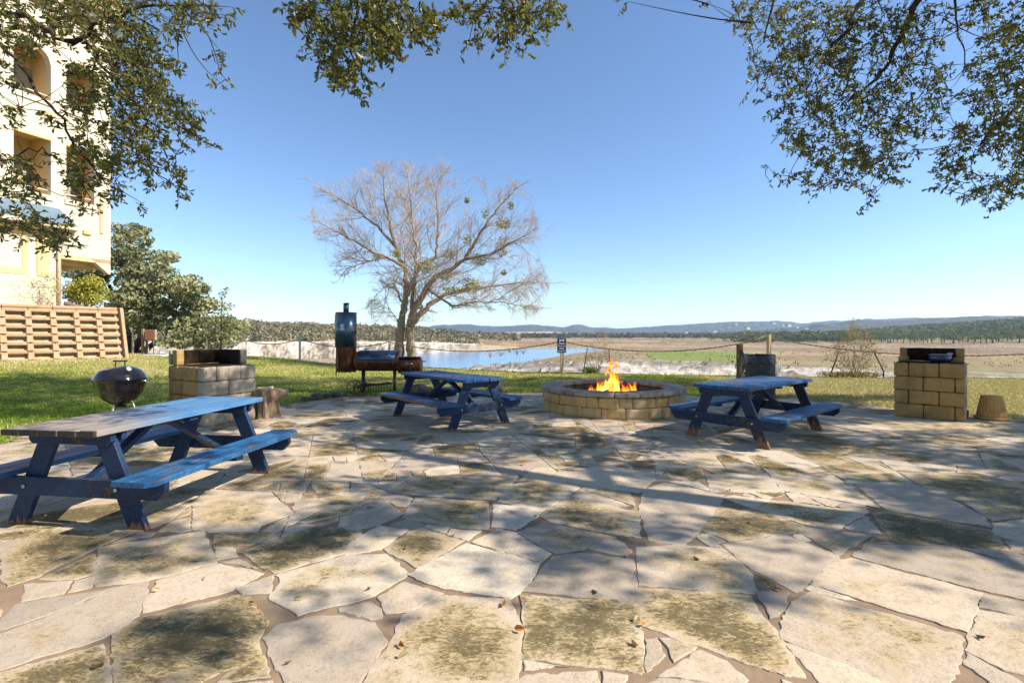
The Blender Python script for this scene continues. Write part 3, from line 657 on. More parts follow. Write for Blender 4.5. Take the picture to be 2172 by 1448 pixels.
# ================================================================== picnic tables
ENDG=simple('dark_end_grain',(.035,.03,.03),(.10,.085,.07),26,.9,0,.6,.004,.1,(3,1,9))
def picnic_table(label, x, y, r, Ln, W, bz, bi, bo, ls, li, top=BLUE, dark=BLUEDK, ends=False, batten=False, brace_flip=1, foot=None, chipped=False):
    root=thing('picnic_table',label,'picnic table',(x,y,0),-r,'blue picnic tables on the patio')
    h=.76; t=.045; rnd=random.Random(int(x*100))
    m=MB(); nb=5; bw=W/nb
    for i in range(nb):
        xx=-W/2+bw*(i+.5); dz=rnd.uniform(-.002,.002); e0=rnd.uniform(-.012,.012); e1=rnd.uniform(-.012,.012)
        m.box((xx,(e0+e1)/2,h-t/2+dz),(bw-.013,Ln+e1-e0,t))
    tb=m.build('tabletop',top,root,.004)
    if batten:                                          # dark end grain
        m=MB()
        for i in range(nb): m.box((-W/2+bw*(i+.5),-Ln/2-.0135,h-t/2),(bw-.018,.003,t-.004))
        m.build('end_grain',ENDG,tb)
    for s in (-1,1):
        m=MB(); bwid=(bo-bi)/2; c=.05
        for k in range(2):
            x0=bi+k*bwid+.003; x1=bi+(k+1)*bwid-.003
            if k==1: pl=[(x0,-Ln/2),(x1-c,-Ln/2),(x1,-Ln/2+c),(x1,Ln/2-c),(x1-c,Ln/2),(x0,Ln/2)]
            else: pl=[(x0,-Ln/2),(x1,-Ln/2),(x1,Ln/2),(x0,Ln/2)]
            if s<0: pl=[(-a,b) for a,b in pl][::-1]
            m.prism(pl,(0,0,bz),(1,0,0),(0,1,0),(0,0,1),-.042,0)
        m.build('bench_seat',BLUE if batten else top,root,.004)
        if chipped and s<0:
            m=MB(); m.rough(lambda a,b,q: Vector((-bo-.007+.007*a,-Ln/2+.06+(Ln-.12)*b,bz-.040+.038*q)),1,40,2,.004,.06,14,3); m.build('splintered_edge',simple('splintered_wood',(.34,.22,.11),(.14,.085,.045),7,.9,0,.8,.006,.1,(9,1.2,9)),root)
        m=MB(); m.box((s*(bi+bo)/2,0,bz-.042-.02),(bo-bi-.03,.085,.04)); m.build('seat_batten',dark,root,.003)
    yl=Ln/2-li
    for e in (-1,1):
        for s in (-1,1):
            m=MB(); a=math.atan2(ls-.21,h-t); hw=.07/math.cos(a)
            pl=[(s*ls-hw,.002),(s*ls+hw,.002),(s*.21+hw,h-t),(s*.21-hw,h-t)]
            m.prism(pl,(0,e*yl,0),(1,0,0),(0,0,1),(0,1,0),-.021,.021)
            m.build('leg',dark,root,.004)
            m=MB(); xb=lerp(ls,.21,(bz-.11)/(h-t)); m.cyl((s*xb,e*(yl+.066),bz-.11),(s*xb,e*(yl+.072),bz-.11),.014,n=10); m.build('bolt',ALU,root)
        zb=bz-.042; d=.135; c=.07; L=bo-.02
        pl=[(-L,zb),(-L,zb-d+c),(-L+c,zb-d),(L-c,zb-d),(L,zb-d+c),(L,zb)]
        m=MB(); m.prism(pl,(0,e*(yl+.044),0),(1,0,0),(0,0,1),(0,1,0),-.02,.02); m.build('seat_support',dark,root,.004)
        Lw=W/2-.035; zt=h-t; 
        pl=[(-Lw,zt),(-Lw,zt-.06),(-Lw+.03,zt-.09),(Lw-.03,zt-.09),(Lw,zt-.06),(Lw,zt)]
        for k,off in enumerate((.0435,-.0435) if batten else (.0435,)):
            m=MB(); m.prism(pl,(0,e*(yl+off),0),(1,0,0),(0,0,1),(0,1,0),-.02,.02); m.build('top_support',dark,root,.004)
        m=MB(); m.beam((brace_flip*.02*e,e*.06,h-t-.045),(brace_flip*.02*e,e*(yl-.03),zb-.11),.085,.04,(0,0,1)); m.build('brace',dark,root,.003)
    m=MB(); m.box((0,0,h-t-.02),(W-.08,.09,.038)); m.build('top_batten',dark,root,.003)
    return root
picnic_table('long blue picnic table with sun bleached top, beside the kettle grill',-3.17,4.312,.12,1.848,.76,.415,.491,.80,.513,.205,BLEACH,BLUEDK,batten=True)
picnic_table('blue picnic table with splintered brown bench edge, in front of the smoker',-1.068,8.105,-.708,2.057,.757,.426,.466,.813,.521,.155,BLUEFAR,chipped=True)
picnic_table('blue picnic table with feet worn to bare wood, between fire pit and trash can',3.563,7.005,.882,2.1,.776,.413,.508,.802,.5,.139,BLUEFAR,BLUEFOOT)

# ================================================================== kettle grill
p=gnd(255,902); D=p.y
root=thing('kettle_grill','black kettle grill with domed lid and three thin legs on the grass','grill',p,.35); root.scale=(.76,.76,1)
zr=.735; m=MB()
m.lathe([(.02,zr-.40),(.16,zr-.385),(.29,zr-.31),(.38,zr-.20),(.425,zr-.09),(.44,zr-.012),(.452,zr-.006),(.452,zr+.004),(.43,zr+.004),(.40,zr-.09),(.02,zr-.2)],n=48); bowl=m.build('bowl',ENAMEL,root)
m=MB(); m.lathe([(.458,zr+.006),(.462,zr+.014),(.445,zr+.03),(.425,zr+.07),(.36,zr+.135),(.26,zr+.18),(.13,zr+.20),(.0,zr+.205)],n=48); lid=m.build('lid',ENAMEL,root)
m=MB()
for s in (-1,1): m.tube([(s*.085,0,zr+.2),(s*.075,0,zr+.275)],.011,8)
m.box((0,0,zr+.285),(.24,.045,.022)); m.build('handle',DARKM,lid,.004)
m=MB(); m.cyl((.22,-.22,zr+.162),(.226,-.226,zr+.17),.045,n=16); m.build('vent',ALU,lid)
m=MB(); m.tube([(.41,-.16,zr-.02),(.49,-.2,zr-.03),(.52,-.12,zr-.03),(.45,-.05,zr-.02)],.014,8); m.build('side_handle',ALU,bowl)
for k in range(3):
    a=R(-100+120*k); m=MB(); m.tube([(.19*math.cos(a),.19*math.sin(a),zr-.36),(.34*math.cos(a),.34*math.sin(a),.01)],.017,10); m.build('leg',ALU,root)
m=MB(); m.lathe([(.0,.3),(.10,.3),(.115,.325),(.02,.335)],n=20); m.build('ash_catcher',DARKM,root)

# ================================================================== masonry barbecues
def block_wall(m, o, u, n, L, h, t, courses, bl=.4, seed=0, amp=.007, z0=0.0, off=.2):
    """courses of split-face blocks along u from o, outer face towards n"""
    ch=h/courses
    for c in range(courses):
        x=0.0; first=True; k=0
        while x<L-1e-6:
            w_=off if (first and c%2==1) else bl
            if first and c%2==0 and False: pass
            e=min(L,x+w_)
            if L-e<.09: e=L
            first=False; k+=1; z1=z0+c*ch; g=.005
            def fn(a,b,q,x=x,e=e,z1=z1): return o+u*(x+g+(e-x-2*g)*a)+n*(-t*(1-b))+Vector((0,0,z1+g+(ch-2*g)*q))
            m.rough(fn,max(2,int((e-x)/.06)),2,4,amp,.05,8,seed+c*3.1+k*7.7)
            x=e
def barbecue(label, corner, rotz, fw, dp, h, hu, arms, i, mats, seed, yb):
    """local x runs along the open front, y into the depth"""
    root=thing('block_barbecue',label,'barbecue',corner,rotz)
    X=Vector((1,0,0)); Y=Vector((0,1,0)); t=.19
    def wall(mat,o,u,n,L,name,**kw):
        m=MB(); block_wall(m,Vector(o),u,n,L,**kw); return m.build(name,mat,root)
    kw=dict(h=h,t=t,courses=4,seed=seed)
    wall(mats[0],(0,0,0),X,-Y,fw,'front_wall',**kw)
    wall(mats[1],(0,dp,0),-Y,-X,dp-.004-t,'side_wall',off=.29,**kw)
    wall(mats[2],(fw,t+.004,0),Y,X,dp-.004-t,'side_wall',off=.29,**kw)
    m=MB(); m.box((fw/2,dp/2+.05,h/2),(fw-.05,dp-.15,h-.03)); m.build('core',MORT,root)
    m=MB(); m.rough(lambda a,b,q: Vector((.03+(fw-.06)*a,.03+(dp-.06)*b,h-.05+.052*q)),10,10,1,.002,.03,9,seed); m.build('hearth_slab',SOOT,root)
    # upper U of blocks on the back of the base
    kw=dict(h=hu,t=.17,courses=1,z0=h+.006,amp=.006)
    m=MB(); block_wall(m,Vector((i+.112,yb,0)),X,-Y,fw-2*i-.224,seed=seed+3,off=.3,bl=(fw-2*i-.224)/2,**{**kw,'t':.05}); m.build('fire_back',SOOT,root)
    m=MB(); block_wall(m,Vector((fw-i,dp,0)),-X,Y,fw-2*i,seed=seed+4,**{**kw,'t':dp-yb-.055}); m.build('back_wall',mats[0],root)
    for k,xx in ((0,i),(1,fw-i-.11)):
        y0=arms[k]
        # arm block: end face towards the front
        m=MB(); m.rough(lambda a,b,q: Vector((xx+.11*a,y0+(yb-.004-y0)*b,h+.006+hu*q)),3,4,3,.006,.05,8,seed+9+k); m.build('arm_wall',mats[1+k] if k==0 else mats[0],root)
        xl=xx+.114 if k==0 else xx-.022
        m=MB(); m.rough(lambda a,b,q: Vector((xl+.018*a,y0+.012+(yb-.02-y0)*b,h+.008+(hu-.004)*q)),1,5,4,.003,.05,9,seed+k); m.build('soot_lining',SOOT,root)
    return root
# the left one: open side faces the camera's right
c0=Vector((-4.784,7.435,0)); rz=math.atan2(.878,.478)
BBL=barbecue('grey and tan split block barbecue with soot black hearth, left of the patio',c0,rz,.86,1.02,.93,.245,(.76,.25),.0,(BLOCK_G,BLOCK_A,BLOCK_G),2.0,.90)
c1=Vector((6.757,8.49,0)); rz=math.atan2(-.70,.714)
BBR=barbecue('tan block barbecue with a blue pot in its hearth, right edge of patio',c1,rz,.93,.95,.95,.24,(.53,.53),.03,(BLOCK_A,BLOCK_A,BLOCK_G),5.0,.75)
# half blocks stepping down in front of the right hearth's arms
for k,xx in ((0,.03),(1,.76)):
    m=MB(); m.rough(lambda a,b,q: Vector((xx+.14*a,.37+.155*b,.957+.085*q)),3,3,2,.005,.06,8,k+31); m.build('step_block',BLOCK_A,BBR,)
# blue pot
q=BBR.matrix_basis@Vector((.60,.40,.958))
root=thing('pot','dark blue round pot with a flat lid sitting in the right barbecue','pot',q)
GLAZE=simple('blue_glaze',(.02,.025,.12),(.03,.02,.06),5,.25,0,0,.002,.6)
m=MB(); m.lathe([(0,0),(.13,0),(.155,.03),(.16,.08),(.145,.11),(.15,.12)],n=28); m.build('body',GLAZE,root)
m=MB(); m.lathe([(.155,.121),(.157,.13),(.12,.14),(.0,.143)],n=28); m.build('lid',simple('worn_blue_lid',(.09,.09,.17),(.2,.18,.2),8,.4),root)
m=MB(); m.tube([(.13,-.03,.135),(.17,-.05,.15),(.16,0,.16),(.13,.02,.14)],.012,7); m.build('handle',ALU,root)

# ================================================================== stump, log, planter, loose block
def mat_bark(name,a,b,sc=5,st=(6,6,1.2)):
    t=NT(name); v=t.coord('Object',st); n=t.noise(v,sc,6,.7,.6); t.bsdf(t.mix(t.ramp(n,[(.35,0.0),(.65,1.0)]),a,b),.95,0,t.bump(n,1,.03),.1); return t.m
BARK=mat_bark('stump_bark',(.16,.11,.07),(.40,.31,.22)); 
p=gnd(568,889); root=thing('tree_stump','cut tree stump with a broad broken top, beside the left barbecue','stump',p*((p.y+.2)/p.y)); root.scale=(.92,.92,1)
vs=[];fs=[];nn=40;prof=[(.225,0),(.20,.05),(.19,.2),(.20,.30),(.245,.36),(.27,.42),(.275,.48),(.20,.50),(.08,.49)]
for r_,z in prof:
    for j in range(nn):
        a=2*PI*j/nn; k=1+.09*math.sin(a*9+z*6)+.16*ns((math.cos(a)*2,math.sin(a)*2,z*5),1.3)+(.22*max(0,math.cos(a-.2)) if z>.34 else 0)
        vs.append((r_*k*math.cos(a),r_*k*math.sin(a),z+(.05*ns((math.cos(a)*3,math.sin(a)*3,0),1.5) if z>.4 else 0)))
for i in range(len(prof)-1):
    for j in range(nn): fs.append((i*nn+j,i*nn+(j+1)%nn,(i+1)*nn+(j+1)%nn,(i+1)*nn+j))
fs.append(tuple((len(prof)-1)*nn+j for j in range(nn)))
m=MB(); m.add(vs,fs,True); m.build('trunk',BARK,root)
m=MB(); m.rough(lambda a,b,q: Vector((-.16+.24*a,-.12+.2*b,.485+.045*q)),5,5,2,.02,.1,7,3); m.build('broken_top',simple('cut_wood',(.46,.38,.29),(.25,.19,.13),9,.9),root)
def log_mesh(L,r,seed,n=20):
    m=MB(); vs=[];fs=[];k=14
    for i in range(k+1):
        f=i/k
        for j in range(n):
            a=2*PI*j/n; rr=r*(1+.25*ns((f*3+seed,math.cos(a)*1.2,math.sin(a)*1.2),1.6))*(1-.25*abs(f-.5))
            vs.append((L*(f-.5),rr*math.cos(a),r*.8+rr*math.sin(a)*.85))
    for i in range(k):
        for j in range(n): fs.append((i*n+j,i*n+(j+1)%n,(i+1)*n+(j+1)%n,(i+1)*n+j))
    fs.append(tuple(range(n))[::-1]); fs.append(tuple(k*n+j for j in range(n))); m.add(vs,fs,True); return m
o=log_mesh(.75,.17,2).build('log',mat_bark('log_bark',(.045,.03,.022),(.17,.10,.06),5,(1.2,6,6))); o.location=gnd(330,897); o.rotation_euler=(0,0,.35)
tag(o,'dark split log lying on the grass between kettle grill and barbecue','log')
p=gnd(2103,894); p=p*((p.y+.22)/p.y); root=thing('planter','ribbed terracotta planter standing upside down on its saucer','planter',p); root.scale=(.70,.70,1)
TERRA=mat_stone('terracotta',(.72,.42,.16),(.62,.34,.12),(.42,.23,.09),.3,.2)
m=MB(); m.lathe([(0,.0),(.26,0),(.32,.02),(.325,.045),(.29,.05),(.0,.05)],n=48); m.build('saucer',TERRA,root)
vs=[];fs=[];nn=132;prof=[(.262,.052),(.268,.075),(.262,.12),(.258,.135),(.25,.14),(.235,.22),(.215,.31),(.198,.36),(.200,.375),(.196,.395),(.185,.402),(.0,.40)]
for i,(r_,z) in enumerate(prof):
    for j in range(nn):
        a=2*PI*j/nn; rr=r_*(1+(.022*(1 if (j//3)%2 else -1) if 4<=i<=7 else (.012*math.sin(a*17) if i in (2,) else 0))); vs.append((rr*math.cos(a),rr*math.sin(a),z))
for i in range(len(prof)-1):
    for j in range(nn): fs.append((i*nn+j,i*nn+(j+1)%nn,(i+1)*nn+(j+1)%nn,(i+1)*nn+j))
m=MB(); m.add(vs,fs,False); m.build('pot_body',TERRA,root)
p=gnd(2051,886); m=MB(); m.rough(lambda a,b,q: Vector((p.x-.09+.18*a,p.y+.05+.16*b,.0+.13*q)),3,3,3,.006,.08,8,4); o=m.build('concrete_block',BLOCK_A)
tag(o,'small loose tan block on the patio between right barbecue and planter','block')

# ================================================================== smoker
p=gnd(802,830); d=12.1
def sm(px,py,dd=0.0): q=at(px,py,d+dd); return Vector((q.x-p.x,dd,q.z))
p=Vector((at(802,830,d).x,d,0)); root=thing('barbecue_smoker','tall steel barbecue smoker with upright chamber, chimney, barrel and firebox','smoker',p)
cx=sm(734.5,0).x; r_=.25; zb,zt=.505,1.99
m=MB(); m.lathe([(0,zb),(r_-.02,zb),(r_,zb+.02),(r_,zt-.012)],(cx,0,0),40); ch=m.build('smoke_chamber',RUST,root)
m=MB(); m.lathe([(r_+.014,zt-.012),(r_+.014,zt+.008),(0,zt+.012)],(cx,0,0),40); m.build('chamber_top',BLUED,ch)
m=MB(); M=Matrix.Identity(3); vs=[];A0,A1=R(-155),R(-25); k=18; z0,z1=1.135,1.955
for s in (0,1):
    rr=r_+.010 if s==0 else r_+.022
    for i in range(k+1):
        a=A0+(A1-A0)*i/k
        for z in (z0,z1): vs.append((cx+rr*math.cos(a),rr*math.sin(a),z))
fs=[];n2=2*(k+1)
for i in range(k): fs+= [(n2+2*i,n2+2*i+2,n2+2*i+3,n2+2*i+1),(2*i,2*i+2,n2+2*i+2,n2+2*i),(2*i+1,n2+2*i+1,n2+2*i+3,2*i+3)]
fs+=[(0,n2,n2+1,1),(2*k,2*k+1,n2+2*k+1,n2+2*k)]
m.add(vs,fs,True); door=m.build('chamber_door',BLUED,root)
m=MB(); m.cyl((cx,-r_-.02,1.655),(cx,-r_-.05,1.655),.052,n=24); g=m.build('gauge',ALU,door)
m=MB(); m.cyl((cx,-r_-.05,1.655),(cx,-r_-.054,1.655),.040,n=24); m.build('gauge_face',simple('gauge_face',(.25,.42,.55),(.5,.55,.6),9,.2),g)
m=MB(); m.box((cx,-r_-.03,1.575),(.10,.012,.07)); m.build('gauge_plate',ALU,door,.004)
for z in (1.33,1.78): m=MB(); m.cyl((cx-.235,-.10,z-.02),(cx-.235,-.10,z+.02),.018,n=10); m.box((cx-.205,-.13,z),(.09,.02,.02)); m.build('hinge',DARKM,door)
m=MB(); m.tube([(cx+.22,-.12,1.50),(cx+.27,-.16,1.50),(cx+.31,-.17,1.505)],[.012,.02,.022],8); m.build('door_latch',DARKM,door)
m=MB(); m.box((cx-.16,-.205,.72),(.11,.02,.24),Matrix.Rotation(-.7,3,'Z')); hat=m.build('ash_door',RUST,root,.004)
m=MB(); m.box((cx-.11,-.245,.70),(.05,.02,.03)); m.build('latch',DARKM,hat)
m=MB(); m.cyl((cx-.005,0,zt),(cx-.005,0,2.225),.068,n=24); chim=m.build('chimney',BLUED,root)
m=MB(); m.cyl((cx+.03,0,2.228),(cx+.03,0,2.236),.085,n=24); m.build('chimney_cap',BLUED,chim)
m=MB(); m.box((cx-.235,-.06,.46),(.02,.03,.10)); m.build('hinge_pin',DARKM,root)
x0,x1=sm(752,0).x,sm(848,0).x; zc=.775; rb=.255; MX=Matrix.Rotation(PI/2,3,'Y')
m=MB(); m.lathe([(0,0),(.15,.0),(rb-.03,.05),(rb,.12),(rb,x1-x0)],(x0,0,zc),40,MX); m.lathe([(rb,0),(rb-.01,.01),(0,.015)],(x1,0,zc),40,MX); bar=m.build('barrel',RUST,root)
vs=[];k=12;A0,A1=R(200),R(290)
m=MB()
def arc(rr,a): return (-rr*math.sin(a)*1.0,rr*math.cos(a))
def shell(m,xa,xb,rr,a0,a1,th,k=12):
    vs=[]
    for s in (0,th):
        for i in range(k+1):
            a=a0+(a1-a0)*i/k
            for x in (xa,xb): vs.append((x,(rr+s)*math.cos(a),zc+(rr+s)*math.sin(a)))
    n2=2*(k+1); fs=[]
    for i in range(k): fs+=[(n2+2*i,n2+2*i+1,n2+2*i+3,n2+2*i+2),(2*i,n2+2*i,n2+2*i+2,2*i+2),(2*i+1,2*i+3,n2+2*i+3,n2+2*i+1)]
    fs+=[(0,1,n2+1,n2),(2*k,n2+2*k,n2+2*k+1,2*k+1)]; m.add(vs,fs,True)
shell(m,x0+.15,x1-.06,rb+.004,R(95),R(172),.014); lid=m.build('barrel_lid',BLUED,root)
m=MB()
for xx in (x0+.50,x0+.66): m.box((xx,-rb*.93,zc+.17),(.016,.10,.07))
m.tube([(x0+.49,-rb-.045,zc+.185),(x0+.67,-rb-.045,zc+.185)],.013,8); m.build('lid_handle',RUST,lid)
m=MB(); m.cyl((x0+.30,-.06,zc+rb),(x0+.30,-.06,zc+rb+.05),.012,n=8); m.cyl((x0+.30,-.06,zc+rb+.05),(x0+.30,-.06,zc+rb+.062),.065,n=18); m.build('vent_cap',BLUED,lid)
m=MB(); m.box(((x0+x1)/2+.05,-rb-.05,zc-.005),(x1-x0-.12,.10,.014)); m.build('shelf',BLUED,root,.003)
m=MB(); m.tube([(x0+.02,-.1,zc+.3),(x0+.02,-.1,zc+.42),(x0-.06,-.1,zc+.42)],.008,6); m.build('pipe',DARKM,root)
fx0,fx1=sm(846,0).x,sm(894,0).x; fz=.665
m=MB(); m.lathe([(0,0),(.20,0),(.205,.02),(.205,fx1-fx0-.02),(.195,fx1-fx0),(0,fx1-fx0)],(fx0,0,fz),32,MX); fb=m.build('firebox',RUST,root)
m=MB(); 
for xx in (fx0+.24,fx0+.38): m.box((xx,-.225,fz+.06),(.014,.07,.05))
m.tube([(fx0+.22,-.26,fz+.05),(fx0+.40,-.26,fz+.05)],.012,8); m.build('handle',ALU,fb)
m=MB(); m.rough(lambda a,b,q: Vector((fx0+.02+.5*a,-.17+.34*b,fz+.19+.03*q)),6,4,1,.018,.08,4,8); m.build('firebox_lid',DARKM,fb)
m=MB(); m.tube([(fx1,-.05,fz+.1),(fx1+.12,-.05,fz+.1)],.012,8); m.build('damper_rod',DARKM,fb)
for xx in (sm(771,0).x,sm(837,0).x):
    for sx in (-1,1):
        m=MB(); m.tube([(xx+sx*.015,sx*-.06,zc-.20),(xx+sx*.075*(1 if xx<0 else 1),sx*-.30,.0)],[.042,.034],10); m.build('leg',DARKM,root)

# ================================================================== antique hay rake under the smoker
p=gnd(757,839); root=thing('hay_rake','rusty antique hay rake with two spoked wheels at the lawn edge','farm implement',p)
IRON=simple('rusted_iron',(.07,.045,.03),(.15,.09,.055),12,.8,.4,.3,.003)
for (xx,yy) in ((-.11,.14),(.12,-.04)):
    m=MB(); c=Vector((xx,yy,.178)); ax=Vector((.28,-.96,0)).normalized(); uu=Vector((ax.y,-ax.x,0))*-1
    ring=[c+uu*(.168*math.cos(2*PI*i/28))+Vector((0,0,.168*math.sin(2*PI*i/28))) for i in range(28)]
    m.tube(ring,.011,6,closed=True)
    for k in range(4):
        a=PI*k/4+.2; v=uu*(.165*math.cos(a))+Vector((0,0,.165*math.sin(a))); m.tube([c-v,c+v],.006,5)
    m.cyl(c-ax*.03,c+ax*.03,.026,n=10); m.build('wheel',IRON,root)
m=MB(); m.tube([(-.11,.14,.178),(.12,-.04,.178)],.014,8); m.build('axle',IRON,root)
m=MB(); m.beam((-.02,.05,.22),(.78,.25,.27),.05,.05); m.beam((.2,.2,.22),(.75,.12,.30),.03,.03); m.box((.22,.1,.27),(.3,.12,.03)); m.build('drawbar',IRON,root)
for i in range(8):
    xx=.30+i*.062; m=MB(); m.tube([(xx,.13+.015*i,.27),(xx+.02,.02+.015*i,.24),(xx+.03,-.03+.015*i,.14),(xx+.01,.0+.015*i,.03)],.007,5); m.build('tine',IRON,root)

# ================================================================== fire pit
C=Vector((1.965,9.42,0)); ro,ri=1.36,1.03
root=thing('fire_pit','round limestone fire pit with flat stone cap and a fire burning inside','fire pit',C)
m=MB(); m.lathe([(ro-.10,0),(ro-.02,0),(ro-.02,.36),(ri+.06,.36),(ri+.06,.0)],n=72); m.build('core',MORT,root)
rnd=random.Random(5)
def ringc(m,z0,z1,r0,r1,lmin,lmax,seed,amp):
    a=rnd.random()*.2; end=a+2*PI
    while a<end-1e-6:
        w=rnd.uniform(lmin,lmax)/r1; b=min(end,a+w)
        if end-b<lmin*.6/r1: b=end
        g=.0035; jr=rnd.uniform(-.006,.008)
        def fn(u,v,q,a=a,b=b): 
            aa=a+g/r1+(b-a-2*g/r1)*u; r_=r0+(r1+jr-r0)*v; return Vector((r_*math.cos(aa),r_*math.sin(aa),z0+g+(z1-z0-2*g)*q))
        m.rough(fn,max(2,int((b-a)*r1/.06)),2,4,amp,.05,11,seed+a*5); a=b
m=MB(); ringc(m,.0,.185,ro-.14,ro-.005,.2,.42,1,.011); ringc(m,.185,.365,ro-.14,ro-.005,.2,.42,4,.011); m.build('stone_wall',PITSTONE,root)
m=MB(); ringc(m,.0,.36,ri,ri+.10,.2,.4,9,.01); m.build('inner_wall',mat_stone('scorched_stone',(.24,.18,.12),(.13,.10,.075),(.03,.022,.018),.8),root)
m=MB(); ringc(m,.368,.45,ri-.02,ro+.02,.22,.55,14,.0055); m.build('cap',CAPSTONE,root)
m=MB(); m.lathe([(0,.09),(.5,.1),(ri,.07)],n=40); m.build('ash_bed',simple('ash',(.10,.09,.08),(.03,.028,.027),6,.98,0,.8,.03),root)
lg=mat_bark('charred_wood',(.012,.011,.01),(.07,.05,.04),5,(1.2,6,6))
for i,(a,x,y,z,L) in enumerate(((.3,0,-.05,.1,.9),(1.6,-.15,.05,.16,.7),(2.5,.18,.0,.22,.8),(.9,.05,.1,.3,.6))):
    o=log_mesh(L,.065,i*3+.5,12).build('firewood',lg); o.location=C+Vector((x,y,z)); o.rotation_euler=(0,.12*(-1)**i,a)
    tag(o,('charred log lying lowest under the flames in the fire pit','charred log on the left under the flames in the fire pit','charred log on the right under the flames in the fire pit','short charred log on top of the burning pile')[i],'log','burning logs in the fire pit')
def mat_flame():
    t=NT('flame'); v=t.coord('Object'); c=t.n('TexCoord'); sx=t.n('SeparateXYZ'); t.link(c.outputs['Object'],sx.inputs[0])
    h=t.attr('glow_level'); n=t.noise(t.coord('Object',(1,1,.45)),13,5,.65,2.0)
    k=t.math('ADD',h,t.math('MULTIPLY',t.math('SUBTRACT',n,.5),1.35))
    col=t.ramp(k,[(.12,(.75,.07,.0)),(.35,(1.,.20,.01)),(.58,(1.,.45,.03)),(.82,(1.,.80,.18))])
    e=t.n('Emission'); t.link(col,e.inputs[0]); t.link(t.ramp(k,[(.1,.5),(.8,1.0)]),e.inputs[1])
    st=t.math('MULTIPLY',t.ramp(k,[(.1,.35),(.85,1.0)]),1.9); t.link(st,e.inputs[1])
    tr=t.n('BsdfTransparent'); mx=t.n('MixShader'); lw=t.n('LayerWeight'); lw.inputs[0].default_value=.35
    a=t.ramp(k,[(.12,0.0),(.55,.8)])
    t.link(a,mx.inputs[0]); t.link(tr.outputs[0],mx.inputs[1]); t.link(e.outputs[0],mx.inputs[2]); t.link(mx.outputs[0],t.out.inputs[0]); return t.m
fv=[];ff=[];heat=[];rnd=random.Random(12)
def tongue(x,y,z,h,r,sway,hot):
    k,n=16,10; b=len(fv); ph=rnd.random()*6
    for i in range(k+1):
        f=i/k; rr=r*(math.sin(PI*min(1,f*1.05+.12))**.8)*(1-.55*f)+.002
        ox=x+sway*f*f+.05*h*math.sin(f*7+ph)*f; oy=y+.04*h*math.cos(f*6+ph)*f
        for j in range(n):
            a=2*PI*j/n; q=rr*(1+.35*ns((math.cos(a)*1.5,math.sin(a)*1.5,f*4+ph),1.0))
            fv.append((ox+q*math.cos(a),oy+q*.6*math.sin(a),z+h*f)); heat.append(max(0,hot-(.75*f)))
    for i in range(k):
        for j in range(n): ff.append((b+i*n+j,b+i*n+(j+1)%n,b+(i+1)*n+(j+1)%n,b+(i+1)*n+j))
tongue(-.03,0,.2,.50,.15,.0,1.2); tongue(.03,.02,.25,.60,.10,-.05,1.0); tongue(-.10,-.05,.2,.42,.11,-.05,1.1); tongue(.06,-.04,.2,.44,.10,.05,1.1)
for i in range(34):
    x=rnd.uniform(-.45,.55); tongue(x,rnd.uniform(-.25,.2),rnd.uniform(.2,.3),rnd.uniform(.22,.42)*(1.25-abs(x)),rnd.uniform(.02,.06),rnd.uniform(-.12,.14),rnd.uniform(.5,.9))
for i in range(26): x=rnd.gauss(0,.11); tongue(x,rnd.uniform(-.1,.1),rnd.uniform(.45,.9)-abs(x)*.8,rnd.uniform(.12,.3),rnd.uniform(.01,.03),rnd.uniform(-.08,.08),rnd.uniform(.38,.62))
m=MB(); m.add(fv,ff,True); o=m.build('fire',mat_flame(),attr={'glow_level':heat}); o.location=C; tag(o,'orange and yellow flames rising from the round stone fire pit','fire')

# ================================================================== rope fence, sign
POST=simple('fence_post_wood',(.55,.42,.24),(.42,.31,.17),3,.8,0,.3,.004,.3,(6,6,1)); 
PW=simple('pale_post',(.66,.60,.50),(.5,.44,.35),3,.8,0,.3,.004,.3,(6,6,1))
def mat_rope():
    t=NT('rope'); v=t.coord('Object'); n=t.noise(v,60,3); t.bsdf(t.mix(n,(.33,.25,.15),(.16,.11,.06)),.95,0,t.bump(n,.6,.006),.1); return t.m
ROPE=mat_rope()
posts=[(-200,34,705,750),(282,33,706,745),(439,31,717,751),(523,27,718,764),(636,23.5,714,772),(826,21.2,720,0),(1192,18.2,718,0),(1631,16.3,710,0),(2400,13.6,722,0)]
fence=thing('rope_fence','rope fence sagging between square wooden posts along the bluff edge','fence',(0,0,0))
tops=[]
for (px,d,yt,yb) in posts:
    q=at(px,yt,d); z0=(H-(yb-HOR)*d/F if yb else lawn_z(q.x,q.y))-.25
    m=MB(); a=.32; Rm=Matrix.Rotation(a,3,'Z'); w_=.105
    m.box((q.x,q.y,(q.z+z0)/2),(w_,w_,q.z-z0),Rm); m.build('post',POST if px>800 else PW,fence,.008); tops.append(Vector((q.x,q.y,q.z-.10)))
for i in range(len(tops)-1):
    a,b=tops[i],tops[i+1]; L=(b-a).length; sag=(.30,.30,.22,.24,.32,.40,.42,.46)[i]; near=i>=5
    n=int(L*(24 if near else 10)); m=MB(); cl=[a.lerp(b,k/n)-Vector((0,0,sag*4*(k/n)*(1-k/n))) for k in range(n+1)]
    if near:
        tw=L*9.0; dr=(b-a).normalized(); s1=dr.cross(Vector((0,0,1))).normalized(); s2=s1.cross(dr)
        for ph in (0,PI):
            m.tube([c+(s1*math.cos(k/n*tw*2*PI/3+ph)+s2*math.sin(k/n*tw*2*PI/3+ph))*.012 for k,c in enumerate(cl)],.0135,6)
    else: m.tube(cl,.024,6)
    m.build('rope',ROPE,fence)
root=thing('sign','navy sign with a white dog asking owners to clean up, on a post','sign',at(1191.5,732.5,18.05))
